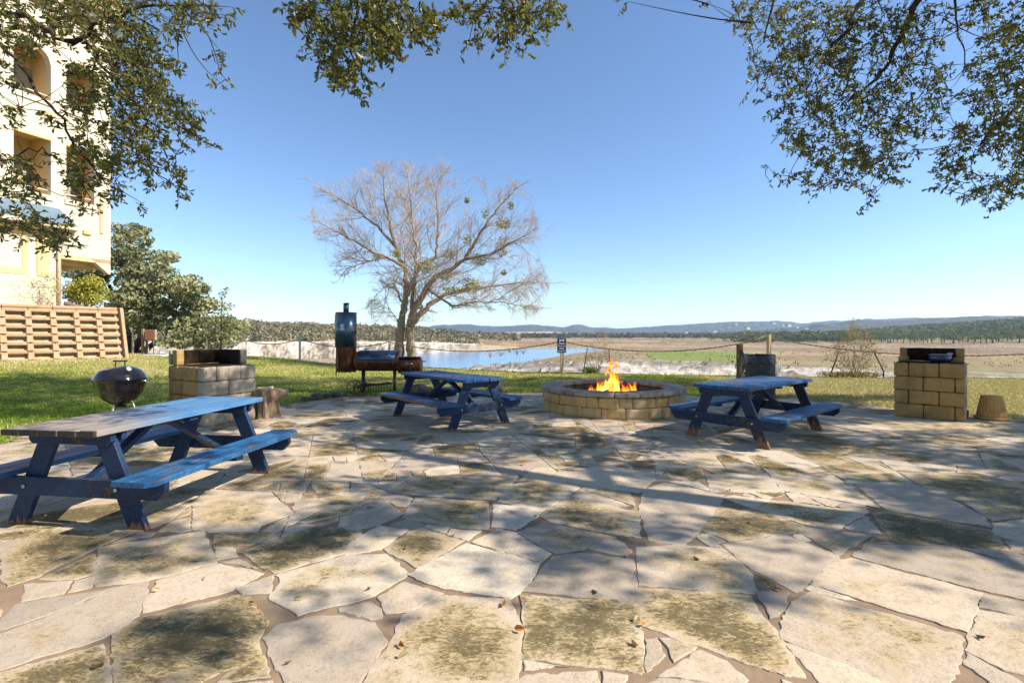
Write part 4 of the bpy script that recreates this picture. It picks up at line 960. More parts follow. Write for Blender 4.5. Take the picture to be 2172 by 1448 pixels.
NAVY=simple('navy_sign',(.012,.016,.10),(.016,.02,.12),4,.4,0,0); WHITE=simple('white_lettering',(.8,.8,.8),(.75,.75,.75),4,.5,0,0)
w_,h_=.31,.53; m=MB(); m.box((0,0,0),(w_+.03,.012,h_+.03)); m.build('frame',simple('grey_frame',(.25,.27,.30),(.2,.2,.22),5,.5),root,.004)
m=MB(); m.box((0,-.008,0),(w_,.006,h_)); m.build('panel',NAVY,root)
def text(s, size, z, x=0):
    c=bpy.data.curves.new('lettering','FONT'); c.body=s; c.size=size; c.align_x='CENTER'; c.align_y='CENTER'; c.extrude=.001; c.offset=.002
    o=bpy.data.objects.new('lettering',c); COL.objects.link(o); dg=bpy.context.evaluated_depsgraph_get(); me=bpy.data.meshes.new_from_object(o.evaluated_get(dg)); bpy.data.objects.remove(o)
    me.materials.clear(); me.materials.append(WHITE); o=bpy.data.objects.new('lettering',me); COL.objects.link(o); o.parent=root; o.location=(x,-.0125,z); o.rotation_euler=(PI/2,0,0); return o
for s,sz,z in (('Please',.085,.075),('Clean Up',.072,-.02),('After',.085,-.115),('Your Pet',.075,-.21)): text(s,sz,z)
m=MB(); dog=[(-.085,.125),(-.07,.125),(-.06,.17),(-.035,.18),(.03,.175),(.05,.15),(.06,.125),(.078,.125),(.07,.17),(.068,.195),(.095,.21),(.115,.222),(.1,.24),(.075,.245),(.06,.235),(.045,.215),(-.04,.215),(-.07,.21),(-.1,.235),(-.105,.225),(-.08,.195),(-.085,.16)]
m.prism(dog,(0,-.0115,0),(1,0,0),(0,0,1),(0,-1,0),0,.002); m.build('dog_symbol',WHITE,root)

# ================================================================== trash can and leash post
p=Vector((5.69,11.0,lawn_z(5.69,11)+.02)); root=thing('trash_can','black expanded metal trash can with plastic liner folded over its rim','trash can',p); root.scale=(.92,.92,1)
rr=.335; hh=.86; m=MB(); BLK=simple('black_coated_metal',(.02,.021,.023),(.05,.05,.055),10,.4,.3,0,.002,.5)
n=44; rows=15
for sgn in (1,-1):
    for j in range(n):
        a=2*PI*j/n
        pts=[(rr*math.cos(a+sgn*2*PI/n*k*.5*1.0),rr*math.sin(a+sgn*2*PI/n*k*.5),.04+ (hh-.10)*k/rows) for k in range(rows+1)]
        m.tube(pts,.0065,4,False,False)
m.build('mesh_body',simple('grey_mesh',(.16,.165,.17),(.10,.10,.105),10,.45,.4,0),root)
m=MB(); m.lathe([(rr+.008,hh-.09),(rr+.012,hh-.075),(rr+.012,hh-.01),(rr+.004,hh)],n=40); m.build('band',BLK,root)
m=MB(); m.lathe([(rr+.01,.02),(rr+.012,.06)],n=40); m.build('band',BLK,root)
vs=[];fs=[];nn=90;prof=[(.16,.1),(.31,.12),(.318,.5),(.32,hh+.1),(.322,hh+.135),(.345,hh+.14),(.356,hh+.10),(.352,hh+.02),(.358,hh-.04)]
for i,(r_,z) in enumerate(prof):
    for j in range(nn):
        a=2*PI*j/nn; f=ns((math.cos(a)*5,math.sin(a)*5,z*1.5),1.0); k=r_+(.018*f if i>2 else .008*f); zz=z+(.05*f+.03*math.sin(a*7) if i>=7 else (.008*f if i>3 else 0)); vs.append((k*math.cos(a),k*math.sin(a),zz))
for i in range(len(prof)-1):
    for j in range(nn): fs.append((i*nn+j,i*nn+(j+1)%nn,(i+1)*nn+(j+1)%nn,(i+1)*nn+j))
m=MB(); m.add(vs,fs,True); m.build('liner',simple('black_plastic',(.012,.012,.014),(.02,.02,.022),20,.22,0,.4,.01,.6),root)
m=MB(); m.lathe([(0,.11),(.31,.115)],n=30); m.build('base_plate',BLK,root)
q=at(1569,730,12.4); root=thing('hitching_post','weathered timber post beside the trash can, hung with straps','post',(q.x,q.y,0))
OLD=mat_bark('old_timber',(.13,.075,.05),(.30,.19,.13),4,(6,6,1.1))
m=MB(); m.box((0,0,q.z/2-.1),(.125,.12,q.z+.2)); m.build('timber',OLD,root,.008)
root2=thing('leash_straps','black straps and hooked leashes hanging down the timber post','straps',(q.x,q.y-.085,0)); rnd=random.Random(4)
m=MB(); m.cyl((0,.03,q.z-.17),(0,-.05,q.z-.17),.012,n=8); m.build('hook',DARKM,root2)
for i in range(9):
    x=rnd.uniform(-.075,.075); zt=q.z-.15; zb=rnd.uniform(.15,.6); sw=rnd.uniform(-.05,.05); m=MB()
    m.tube([(0,-.03,zt),(x*.7,-.02-.01*i%3,zt-.12),(x+sw*.3,-.015,lerp(zt,zb,.5)),(x+sw,-.02,zb)],[.010,.014,.012,.011],6); m.build('strap',BLK if i%3 else ALU,root2)
for (x,z,r_) in ((.09,.62,.055),(-.10,.75,.03),(-.08,.38,.06),(.02,.45,.05),(-.13,.62,.035)):
    m=MB(); m.tube([(x+r_*math.cos(a),-.03,z+r_*1.2*math.sin(a)) for a in [2*PI*k/14 for k in range(14)]],.010,6,closed=True); m.build('loop',BLK,root2)

# ================================================================== service post on the left, slab
q=at(303,697,26); z0=lawn_z(q.x,26); root=thing('service_post','pair of timber posts carrying conduits near the crib wall','utility post',(q.x,q.y,z0)); hgt=q.z-z0
m=MB(); m.box((0,0,hgt/2-.1),(.12,.12,hgt+.2)); m.build('timber',simple('aged_post',(.33,.25,.15),(.22,.16,.10),3,.85,0,.4,.005,.2,(6,6,1)),root,.01)
m=MB(); m.box((.20,.02,(hgt-.1)/2-.1),(.10,.10,hgt-.1+.2)); m.build('timber',simple('brown_post',(.14,.09,.06),(.22,.15,.10),3,.85,0,.4,.005,.2,(6,6,1)),root,.01)
for x,zt in ((.34,.55),(.62,.9)): m=MB(); m.tube([(x,-.05,-.1),(x,-.05,zt),(x-.05,-.03,zt+.15)],.02,8); m.build('conduit',PW if x<.5 else ALU,root)
q2=at(320,710,25.8); root=thing('utility_box','square rust red panel box mounted on the service post','utility box',q2)
m=MB(); m.box((0,0,0),(.56,.16,.56)); bx=m.build('housing',simple('grey_box',(.33,.29,.24),(.26,.22,.18),5,.6),root,.01)
m=MB(); m.box((0,-.087,0),(.50,.014,.50)); m.build('door',simple('faded_red',(.42,.15,.09),(.34,.17,.11),5,.6),bx,.005)
q=gnd(330,771,.25); m=MB(); m.rough(lambda a,b,c: Vector((q.x-.45+.95*a,q.y-.3+.5*b,lawn_z(q.x,q.y)-.03+.09*c)),6,4,1,.012,.08,4,2); o=m.build('concrete_slab',simple('pale_concrete',(.6,.58,.54),(.48,.46,.42),4,.9))
tag(o,'low pale concrete slab lying on the lawn below the red utility box','slab')
# rubble along the lawn edge
rub=simple('dark_rubble',(.11,.085,.065),(.20,.16,.12),7,.95,0,.8,.02); rnd=random.Random(8)
for i,(px,py,s) in enumerate(((668,846,.13),(690,843,.10),(712,841,.14),(640,850,.09),(725,839,.08),(886,829,.20),(905,832,.14),(872,832,.15),(1040,833,.12),(930,829,.10),(655,848,.07),(1062,830,.13))):
    q=gnd(px,py); m=MB(); m.rough(lambda a,b,c: Vector(((a-.5)*s*1.9,(b-.5)*s*1.3,(c-.15)*s)),3,3,3,s*.16,.18,5/s*.3,i*3.3); o=m.build('rock',rub); o.location=q+Vector((0,.1,0)); o.rotation_euler=(0,0,rnd.uniform(0,3))
    tag(o,('dark rough rock in the row along the lawn edge left of the rake' if px<800 else 'dark rough rock on the lawn edge behind the middle picnic table'),'rock','rocks along the lawn edge' if px<800 else 'rocks behind the middle table')
# ================================================================== apartment building on the left
def mat_stucco(name,a,b):
    t=NT(name); v=t.coord('Object'); n=t.noise(v,.9,4); f=t.noise(v,30,4,.7); st=t.noise(t.coord('Object',(2,2,.35)),1.5,5,.7)
    c=t.mix(t.ramp(n,[(.3,0.0),(.7,1.0)]),a,b); c=t.mix(t.ramp(st,[(.58,0.0),(.8,.35)]),c,tuple(k*.6 for k in b)); t.bsdf(c,.92,0,t.bump(f,.35,.02),.1); return t.m
STUC=mat_stucco('cream_stucco',(.70,.62,.48),(.64,.56,.42)); TRIM=mat_stucco('tan_trim',(.70,.53,.29),(.64,.47,.25)); INNER=mat_stucco('ochre_stucco',(.80,.60,.30),(.74,.53,.25))
GUT=simple('cream_metal',(.66,.56,.40),(.56,.46,.32),3,.5,0,0)
UD=Vector((.355,.935,0)).normalized(); ND=Vector((.935,-.355,0)).normalized()      # along the wall away from us, and out of it
QU=Vector((-18.0,21.5,0)); ZB=2.46
bld=thing('apartment_building','cream stucco apartment building with arched balconies and a low roofed wing','building',(0,0,0))
def W(s,z,o=0.0,base=QU): return base+UD*s+ND*o+Vector((0,0,z))      # s metres along (0 = far corner, negative towards us)
def wbox(m,s0,s1,z0,z1,o0,o1,base=QU):
    vs=[W(s,z,o,base) for o in (o0,o1) for (s,z) in ((s0,z0),(s1,z0),(s1,z1),(s0,z1))]
    m.add(vs,[(3,2,1,0),(4,5,6,7),(0,1,5,4),(1,2,6,5),(2,3,7,6),(3,0,4,7)])
ZL,ZT=4.75,15.6; S0=-7.0
cols_=[(-3.28,-2.13),(-1.62,-.62)]                # openings along the wall
rows_=[(7.08,9.42,False),(10.9,12.35,True),(14.55,15.3,False)]
m=MB(); T=.32
ed=[S0,-3.28,-2.13,-1.62,-.62,0.0]
for a,b in ((ed[0],ed[1]),(ed[2],ed[3]),(ed[4],ed[5])): wbox(m,a,b,ZL,ZT,-T,0)
for (a,b) in cols_:
    z=ZL
    for (z0,z1,arch) in rows_:
        wbox(m,a,b,z,z0,-T,0)
        z=z1
        if arch:
            r_=(b-a)/2; zc_=z1; k=14; n_=len(m.v)
            for i in range(k):
                x0=a+(b-a)*i/k; x1=a+(b-a)*(i+1)/k; f=lambda x: zc_+.62*math.sqrt(max(0,1-((x-(a+b)/2)/r_)**2))
                vs=[W(x,zz,o) for o in (-T,0) for x,zz in ((x0,f(x0)),(x1,f(x1)),(x1,z1+.75),(x0,z1+.75))]
                m.add(vs,[(3,2,1,0),(4,5,6,7),(0,1,5,4),(1,2,6,5),(2,3,7,6),(3,0,4,7)])
            z=z1+.75
    wbox(m,a,b,z,ZT,-T,0)
m.build('wall',STUC,bld)
m=MB(); wbox(m,-T,0,ZL,ZT,-4.5,-T-.002); m.build('end_wall',STUC,bld)
for (a,b) in cols_:
    for (z0,z1,arch) in rows_[:2]:
        zt=z1+(.9 if arch else .0)
        m=MB(); wbox(m,a-.5,b+.18,z0-.25,zt+.25,-1.5,-1.4); wbox(m,a-.5,a-.4,z0-.25,zt+.25,-1.4,-T-.004); wbox(m,b+.10,b+.18,z0-.25,zt+.25,-1.4,-T-.004)
        wbox(m,a-.4,b+.10,z0-.25,z0-.12,-1.4,-T-.004); wbox(m,a-.4,b+.10,zt+.12,zt+.25,-1.4,-T-.004); rec=m.build('balcony',INNER,bld)
        m=MB(); wbox(m,a+.45,b+.02,z0-.1,z0+1.55,-1.39,-1.33); m.build('door_panel',simple('grey_door',(.38,.33,.27),(.32,.28,.23),2,.5),rec)
        if not arch: m=MB(); wbox(m,a+.5,b-.02,z0+1.68,z0+1.85,-1.39,-1.34); m.build('transom',TRIM,rec)
        m=MB(); m.tube([W(a,z0+.22,-.1),W(b,z0+.22,-.1)],.025,6); m.build('rail',simple('white_rail',(.7,.68,.62),(.6,.58,.5),3,.5),bld)
        m=MB(); wbox(m,a-.06,b+.06,z0-.20,z0+.001,.002,.06); m.build('sill',STUC,bld)
        if not arch: m=MB(); wbox(m,a,b,z1-.10,z1-.002,-.12,.012); m.build('lintel',TRIM,bld)
for s,z in ((-1.05,5.75),(-2.35,10.3)): m=MB(); wbox(m,s,s+.3,z,z+.16,.002,.09); m.build('wall_light',TRIM,bld,.01)
m=MB(); wbox(m,-.42,-.30,5.9,7.6,.002,.05); m.build('trim_strip',TRIM,bld)
m=MB(); wbox(m,-3.95,-3.90,ZL,ZT,.002,.012); m.build('wall_joint',simple('joint_shadow',(.16,.11,.07),(.12,.09,.06),3,.9),bld)
m=MB(); wbox(m,S0,.35,ZT,ZT+.5,-4.7,.35); wbox(m,S0,.55,ZT+.502,ZT+.7,-4.9,.55); m.build('cornice',TRIM,bld,.02)
# overhang: soffit and beams under the upper floors
m=MB(); wbox(m,-4.5,-.002,ZL-.16,ZL-.003,-4.0,-.01); sf_=m.build('soffit',INNER,bld)
for o in (-.6,-1.3,-2.0,-2.7): m=MB(); wbox(m,-3.5,-.1,ZL-.36,ZL-.163,o-.06,o+.06); m.build('beam',TRIM,sf_)
m=MB(); m.prism([(-.75,ZL),(-.05,ZL-.62),(0,ZL-.62),(0,ZL)],QU,UD,(0,0,1),ND,-.3,-.01); m.build('corner_bracket',STUC,bld)
# low wing in front
QL=Vector((-18.33,19.5,0))
def L_(*a,**k): return W(*a,base=QL,**k)
ZE=5.62
m=MB(); wbox(m,-7,0,ZB-1.2,ZE,-4.2,0,QL); m.build('wing_wall',STUC,bld)
for z0,z1,o,mt,nm in ((ZB+.0,ZB+.40,.03,STUC,'plinth'),(ZB+.402,ZB+.84,.022,STUC,'plinth'),(ZB+.842,ZB+1.28,.014,STUC,'plinth')):
    m=MB(); wbox(m,-7,.012,z0+.012,z1,.001,o,QL); m.build(nm,mt,bld)
m=MB(); wbox(m,-.78,-.42,ZB+1.29,ZE-.02,.001,.05,QL); m.build('pilaster',TRIM,bld)
m=MB(); wbox(m,-2.6,-1.05,ZB+1.29,ZB+1.5,.001,.03,QL); wbox(m,-1.22,-1.05,ZB+1.502,ZE-.4,.001,.03,QL); wbox(m,-2.6,-1.05,ZE-.398,ZE-.2,.001,.03,QL); m.build('panel_frame',TRIM,bld)
m=MB(); wbox(m,-7,.30,ZE,ZE+.16,-.0,.42,QL); wbox(m,-7,.30,ZE-.14,ZE-.002,-.002,.30,QL); m.build('eave',TRIM,bld)
m=MB(); wbox(m,-7,.36,ZE+.05,ZE+.20,.422,.55,QL); m.build('gutter',GUT,bld,.02)
m=MB(); vs=[L_(-7,ZE+.2,.5),L_(.34,ZE+.2,.5),L_(.10,ZE+1.0,-.36),L_(-7,ZE+1.0,-.36)]; vs+= [v-Vector((0,0,.04)) for v in vs]; m.add(vs,[(0,1,2,3),(7,6,5,4),(0,4,5,1),(1,5,6,2),(2,6,7,3),(3,7,4,0)])
def mat_roof():
    t=NT('blue_grey_roof'); t.bsdf((.16,.24,.32),.32,.2,None,.6); return t.m
roof=m.build('wing_roof',mat_roof(),bld)
m=MB(); wbox(m,-1.75,-1.45,ZE+.30,ZE+.48,.30,.50,QL); m.build('roof_vent',GUT,roof)
m=MB(); m.tube([L_(.10,ZE+.05,.40),L_(.08,ZE-.35,.12),L_(.06,ZE-.5,.08),L_(-.10,ZE-.6,.08),L_(-.12,ZB+.1,.08)],.06,8); m.build('downspout',GUT,bld)
m=MB(); m.tube([L_(.02,ZB+.25,.15),L_(.8,ZB+.05,.3),L_(2.1,ZB-.05,.25)],.08,10); o=m.build('drain_pipe',simple('corrugated_pipe',(.18,.10,.08),(.25,.16,.13),18,.6),None); tag(o,'brown drain pipe snaking along the top of the crib wall','pipe')

# ================================================================== crib wall
A=Vector((-16.5,15.3,0)); B=Vector((-14.55,17.95,0)); CD=(B-A).normalized(); CN=Vector((CD.y,-CD.x,0)); CL=(B-A).length
crib=thing('crib_wall','stepped brown concrete crib wall holding the terrace below the building','retaining wall',(0,0,0))
CRB=mat_stone('brown_crib_concrete',(.52,.355,.22),(.45,.305,.185),(.24,.15,.09),.3,.3); NRW=7; RH=.285; SB=.105; S_0=-3.5
def CW(s,z,o): return A+CD*s+CN*o+Vector((0,0,.36+z))
def cbox(m,s0,s1,z0,z1,o0,o1,seed):
    m.rough(lambda a,b,q: CW(lerp(s0,s1,a),lerp(z0,z1,q),lerp(o0,o1,b)),max(1,int((s1-s0)/.5)),1,1,.006,.05,6,seed)
pitch=.62
for r in range(NRW):
    o=-SB*r; z=RH*r; off=.0
    k=0; s=S_0
    while s<CL-.05:
        e=min(CL,s+pitch); m=MB(); cbox(m,s+.006,e-.006,z+.155,z+.275,o-.19,o-.02,r+k*1.3)
        m.build('stretcher',CRB,crib,0); s=e; k+=1
    s=S_0+.0
    while s<CL+.02:
        m=MB(); w_=.085
        vs=[CW(s-w_,z-.03,o+.13),CW(s+w_,z-.03,o+.13),CW(s+w_*.8,z+.20,o+.02),CW(s-w_*.8,z+.20,o+.02),CW(s-w_*1.0,z-.03,o-.55),CW(s+w_*1.0,z-.03,o-.55),CW(s+w_*.8,z+.199,o-.55),CW(s-w_*.8,z+.199,o-.55)]
        m.add(vs,[(0,1,2,3),(5,4,7,6),(1,5,6,2),(4,0,3,7),(3,2,6,7),(0,4,5,1)]); m.build('header',CRB,crib,.01,1); s+=pitch
m=MB(); s=S_0
while s<CL-.05:
    e=min(CL,s+1.24); cbox(m,s+.004,e-.004,RH*NRW,RH*NRW+.12,-SB*NRW-.3,-SB*NRW+.03,s*3); s=e
m.build('top_rail',CRB,crib)
m=MB(); k=10
for i in range(1): m.prism([(.09,-.15),(.02,.16),(-SB*NRW+.06,RH*NRW+.12),(-SB*NRW-.34,RH*NRW+.12),(-.8,-.15)],A+CD*CL+Vector((0,0,.36)),CN,(0,0,1),CD,.07,.17)
m.build('end_rail',CRB,crib,.01)
# soil behind the crib and the terrace
EARTH=simple('crib_soil',(.60,.50,.34),(.42,.34,.2),5,.95,0,.9,.03,.1); m=MB()
for r in range(NRW+1):
    pass
vs=[];fs=[];ns_=40
for i in range(ns_+1):
    s=lerp(S_0,CL+.06,i/ns_)
    for r in range(NRW*3+1):
        f=r//3; q=r%3; o=-SB*f-(.07,.17,.27)[q]; vs.append(CW(s,RH*f+(.265,.33,.44)[q]-RH+.02*ns((s*2,f*2,q),2),o+.03*ns((s*3,f*3,4),2)))
R_=NRW*3+1
for i in range(ns_):
    for r in range(R_-1): fs.append((i*R_+r,(i+1)*R_+r,(i+1)*R_+r+1,i*R_+r+1))
m.add(vs,fs,True); o=m.build('crib_soil',EARTH); tag(o,kind='structure')
m=MB(); a=CW(S_0-3,RH*NRW+.06,-SB*NRW-.2); b=CW(CL+.05,RH*NRW+.06,-SB*NRW-.2); c=b-CN*9+CD*9; dd=a-CN*12
m.add([a,b,b-CN*3+CD*.5,b-CN*9+CD*1.5,dd],[(0,1,2,3,4,5)]); o=m.build('terrace',EARTH); tag(o,kind='structure')
# ================================================================== plants
def mat_barkp(name,a,b,sc=4,st=(5,5,1.2)): return mat_bark(name,a,b,sc,st)
OAKBARK=mat_bark('oak_bark',(.05,.035,.028),(.13,.09,.065),5,(6,6,2))
OAKLEAF=mat_leaf('live_oak_leaf',[(.045,.055,.022),(.085,.10,.032),(.14,.15,.045),(.21,.20,.055),(.34,.28,.06),(.45,.31,.05)],.34,.42,.4)
FAROAK=mat_leaf('far_oak_leaf',[(.12,.135,.065),(.21,.22,.11),(.31,.31,.16),(.42,.40,.22)],.15,.7,.2)

def big_oak(label, base, trunk_pts, trunk_r, limbs, blobs, d0, dj, lsize, per, shade=None, seed=1, sprig=(6,10), dslope=(0,0)):
    """live oak: trunk and limbs outside the frame, limbs traced into it, sprigs of leaves hung on a grown web of twigs"""
    rnd=random.Random(seed); root=thing('live_oak',label,'tree',base,0,'live oaks over the patio'); b=Vector(base)
    loc=lambda p: Vector(p)-b
    m=MB(); tp=[Vector(p) for p in trunk_pts]; m.tube([loc(p) for p in tp],trunk_r,14)
    nodes=list(tp); m2=MB()
    for pts,r0,r1 in limbs:
        n=len(pts); fine=[]
        for i in range(n-1):
            k=max(2,int((pts[i+1]-pts[i]).length/.09)); k=min(k,14)
            for j in range(k): fine.append(pts[i].lerp(pts[i+1],j/k)+Vector((rnd.gauss(0,1),rnd.gauss(0,1),rnd.gauss(0,1)))*.012)
        fine.append(pts[-1]); rr=[lerp(r0,r1,i/(len(fine)-1))*(1+.12*math.sin(i*1.7)) for i in range(len(fine))]
        m2.tube([loc(p) for p in fine],rr,8); nodes+=fine
    m.build('trunk',OAKBARK,root)
    tg=[]
    for (px,py,rx,ry,*dn) in blobs:
        den=dn[0] if dn else 1.0; k=max(1,int(rx*ry*per*den))
        for _ in range(k):
            while True:
                a,c=rnd.uniform(-1,1),rnd.uniform(-1,1)
                if a*a+c*c<=1: break
            x=px+a*rx; y=py+c*ry; tg.append(at(x,y,d0+rnd.gauss(0,dj)+dslope[0]*(x-1086)/1000+dslope[1]*y/450))
    segs,dirs=grow(nodes,tg,.10,-.05,seed)
    for s in segs:
        L=sum((s[i+1]-s[i]).length for i in range(len(s)-1)); r0=min(.012,.0032+.006*L)
        m2.tube([loc(p) for p in s],[lerp(r0,.0022,i/(len(s)-1)) for i in range(len(s))],4,False)
    P=[];D=[]
    for t,d in zip(tg,dirs):
        for _ in range(rnd.choice((1,1,2))):
            v=(d+Vector((rnd.gauss(0,.6),rnd.gauss(0,.6),rnd.gauss(-.35,.5)))).normalized(); L=rnd.uniform(.05,.15)
            m2.tube([loc(t),loc(t+v*L)],[.002,.0012],3,False); k=rnd.randint(*sprig)
            for q in range(k):
                f=(q+.6)/k; P.append(t+v*L*f-b); D.append((v*.6+Vector((rnd.gauss(0,.75),rnd.gauss(0,.75),rnd.gauss(-.1,.7)))).normalized())
    m2.build('limbs',OAKBARK,root)
    P=np.array([tuple(p) for p in P]); D=np.array([tuple(p) for p in D]); n=len(P); Ls=RNG.uniform(.65,1.25,n)*lsize
    V,Fq=leaf_arrays(P,D,Ls,Ls*RNG.uniform(.36,.52,n)*1.0)
    yb=np.clip(RNG.beta(2.0,3.2,n)*.95,0,1)
    if shade is not None:  # unseen shading clumps joined to the foliage
        SP,SD,SL=shade; k=len(SP); V2,F2=leaf_arrays(SP-np.array([tuple(b)]),SD,SL,SL*.55); F2=F2+len(V); V=np.concatenate([V,V2]); Fq=np.concatenate([Fq,F2]); yb=np.concatenate([yb,RNG.beta(2,3,k)])
    np_mesh('foliage',V,Fq,OAKLEAF,root,fattr=np.repeat(yb,2))
    print(label,n,len(tg)); return root

# unseen leaf clumps added to the right oak, each set between sun and ground to shade it
def in_view(p): return p.y>.3 and abs(p.x/p.y)<1.09 and -.8<(p.z-H)/p.y<.715
def shade_clumps(fn, box, n, hrange, lsize, per, rad, seed):
    rnd=random.Random(seed); P=[];D=[];L=[]; made=0; tries=0
    while made<n and tries<n*30:
        tries+=1; x=rnd.uniform(box[0],box[1]); y=rnd.uniform(box[2],box[3])
        if rnd.random()>fn(x,y): continue
        h0=hrange[0]; z=rnd.uniform(*hrange); p=Vector((x,y,0))+SUN*(z/SUN.z)
        if in_view(p):
            for _ in range(14):
                z+=.7; p=Vector((x,y,0))+SUN*(z/SUN.z)
                if not in_view(p): break
        if in_view(p) or z>14.5: continue
        made+=1; r=rad*rnd.uniform(.6,1.3)
        for _ in range(per):
            v=Vector((rnd.gauss(0,1),rnd.gauss(0,1),rnd.gauss(0,.6)))*r*.55; q=p+v
            if in_view(q): continue
            P.append(tuple(q)); D.append((rnd.gauss(0,1),rnd.gauss(0,1),rnd.gauss(-.2,.6))); L.append(lsize*rnd.uniform(.7,1.3))
    print('shade',made,tries); return np.array(P),np.array(D),np.array(L)
def px_of(x,y): return 1086+F*x/y, HOR+F*H/y
LIGHT=[(0,1050,230,80),(-100,1080,180,80),(1470,910,90,14),(847,886,70,10),(1350,930,70,8),(930,905,120,8),(1650,1075,200,9),(2050,1010,120,10),(1180,930,90,8),(860,1060,150,14),(980,1130,120,14),(1250,1030,120,9),(400,940,120,16),(1500,905,90,7),(1900,1000,90,8),(1300,1340,420,110),(1900,1330,420,125),(1750,1190,470,35),(700,1420,330,60),(1000,1390,170,60),(100,1260,260,60),(480,1230,190,50),(520,1075,130,40),(700,965,210,24),(640,925,180,18),(850,1000,170,14),(1150,985,100,16),(250,1100,140,25),
(1250,905,120,14),(1060,940,130,10),(1560,965,260,12),(1700,985,170,9),(1500,1035,280,13),(1380,1080,170,11),(1100,1080,130,12),(1850,1070,90,10),(1950,905,190,9),(2080,935,110,10),(330,1010,170,40),(1780,960,120,8),(620,880,140,14),(300,850,120,40),(480,800,160,60),(2000,860,150,16)]
def patio_shade(x,y):
    px,py=px_of(x,y); n=fbm((x*.8,y*.8,2.0),1.1,4); s=.70
    if py>1150: s=.26
    for (cx_,cy_,rx,ry) in LIGHT:
        q=((px-cx_)/(rx*1.2))**2+((py-cy_)/(ry*1.3))**2
        if q<1: s=min(s,-.25+.35*q)
    return max(0,min(1,s+.38*n))
SH1=shade_clumps(patio_shade,(-6,9,1.9,11.5),2000,(5.0,9.0),.10,40,.30,21)
def lawn_shade(x,y):
    n=fbm((x*.5,y*.5,7.0),1.0,4); px,py=px_of(x,y); z=lawn_z(x,y); row=HOR+F*(H-z)/y
    top=797 if px<700 else (801 if px<1480 else 840); b_=smooth(top-7,top+4,row+8*n); 
    if px>1560: b_*=.25
    return b_*.92
SH2=shade_clumps(lawn_shade,(-17,7,8.5,16.5),1700,(9.0,12.0),.11,44,.42,22)  # high trunkless clumps, added to darken the lawn
SH=tuple(np.concatenate([a,b]) for a,b in zip(SH1,SH2))
# unseen leaf clumps added over and behind the camera to block skylight (sun shadows miss the view)
P_=[];rnd=random.Random(55)
while len(P_)<2600*30:
    c=Vector((rnd.uniform(-11,12),rnd.uniform(-11,1.2),rnd.uniform(2.6,9)))
    if c.y+.262*c.z>1.3 or (c.x**2/130+(c.y+5)**2/45+(c.z-5.5)**2/16)>1: continue
    for _ in range(30): P_.append((c.x+rnd.gauss(0,.25),c.y+rnd.gauss(0,.25),c.z+rnd.gauss(0,.18)))
P_=np.array(P_); SH3=(P_,rand_unit(len(P_)),RNG.uniform(.07,.13,len(P_)))
# right oak
tr=[Vector(q) for q in ((7.6,2.4,-.2),(7.5,2.35,1.2),(7.7,2.4,2.4),(7.3,2.6,3.6),(6.6,3.2,4.9),(5.6,4.2,5.9),(4.6,5.2,6.0))]
lm=[([tr[5],at(1990,-130,5.6),at(1955,-20,5.5),at(1925,50,5.5),at(1895,110,5.5),at(1860,170,5.4),at(1800,215,5.4)],.07,.012),([tr[5],at(1860,-90,5.5),at(1830,0,5.5),at(1790,70,5.4),at(1730,140,5.3)],.05,.01),
    ([tr[4],at(2330,60,5.7),at(2240,160,5.7),at(2172,215,5.7),at(2120,262,5.6),at(2075,310,5.6)],.05,.012),([tr[5],at(2030,-90,5.8),at(2025,20,5.8),at(2035,75,5.8),at(2050,110,5.8),at(2045,150,5.8)],.03,.005),([tr[5],at(1700,-120,5.4),at(1640,10,5.4),at(1620,90,5.4)],.04,.008),
    ([tr[4],Vector((8.8,4.6,7.0)),Vector((9.6,6.5,8.8))],.07,.03),([tr[3],Vector((9.5,1.5,5.5)),Vector((11.5,1.0,7.2))],.08,.03)]
bl=[(1620,40,70,45),(1720,60,90,60),(1850,60,100,60),(1960,50,75,50,.7),(1640,130,60,40),(1740,140,80,50),(1850,150,90,50),(1950,150,60,45,.7),(1600,190,20,10,.6),(1680,220,60,40),(1780,230,80,50),(1880,230,80,50),(1980,200,40,40,.8),(1680,290,45,30),(1760,310,70,45),(1850,310,70,45),(1920,290,50,40,.8),(1730,370,40,30,.8),(1820,360,60,35),(1890,360,35,30,.7),(1725,400,12,20,.8),(1850,410,15,20),(1840,437,10,9),(1650,365,25,25,.5),(1990,260,30,40,.6),
    (2100,40,60,50),(2140,100,45,50),(2090,150,45,30),(2130,200,50,60,1.2),(2060,210,30,20),(2080,280,60,40,1.2),(2140,300,50,50,1.2),(2030,330,40,30),(2020,370,40,30),(2080,390,60,30),(2140,390,40,30),(2110,425,25,14),(1990,400,14,14,.7),(2190,250,40,180),(2200,60,40,80),(1500,10,15,8),(1335,2,22,5)]
big_oak('live oak with leafy limbs hanging into the top right of the view',(7.6,2.4,-.2),tr,[.40,.31,.25,.19,.12,.085,.06],lm,bl,5.5,.38,.044,.021,SH,3)
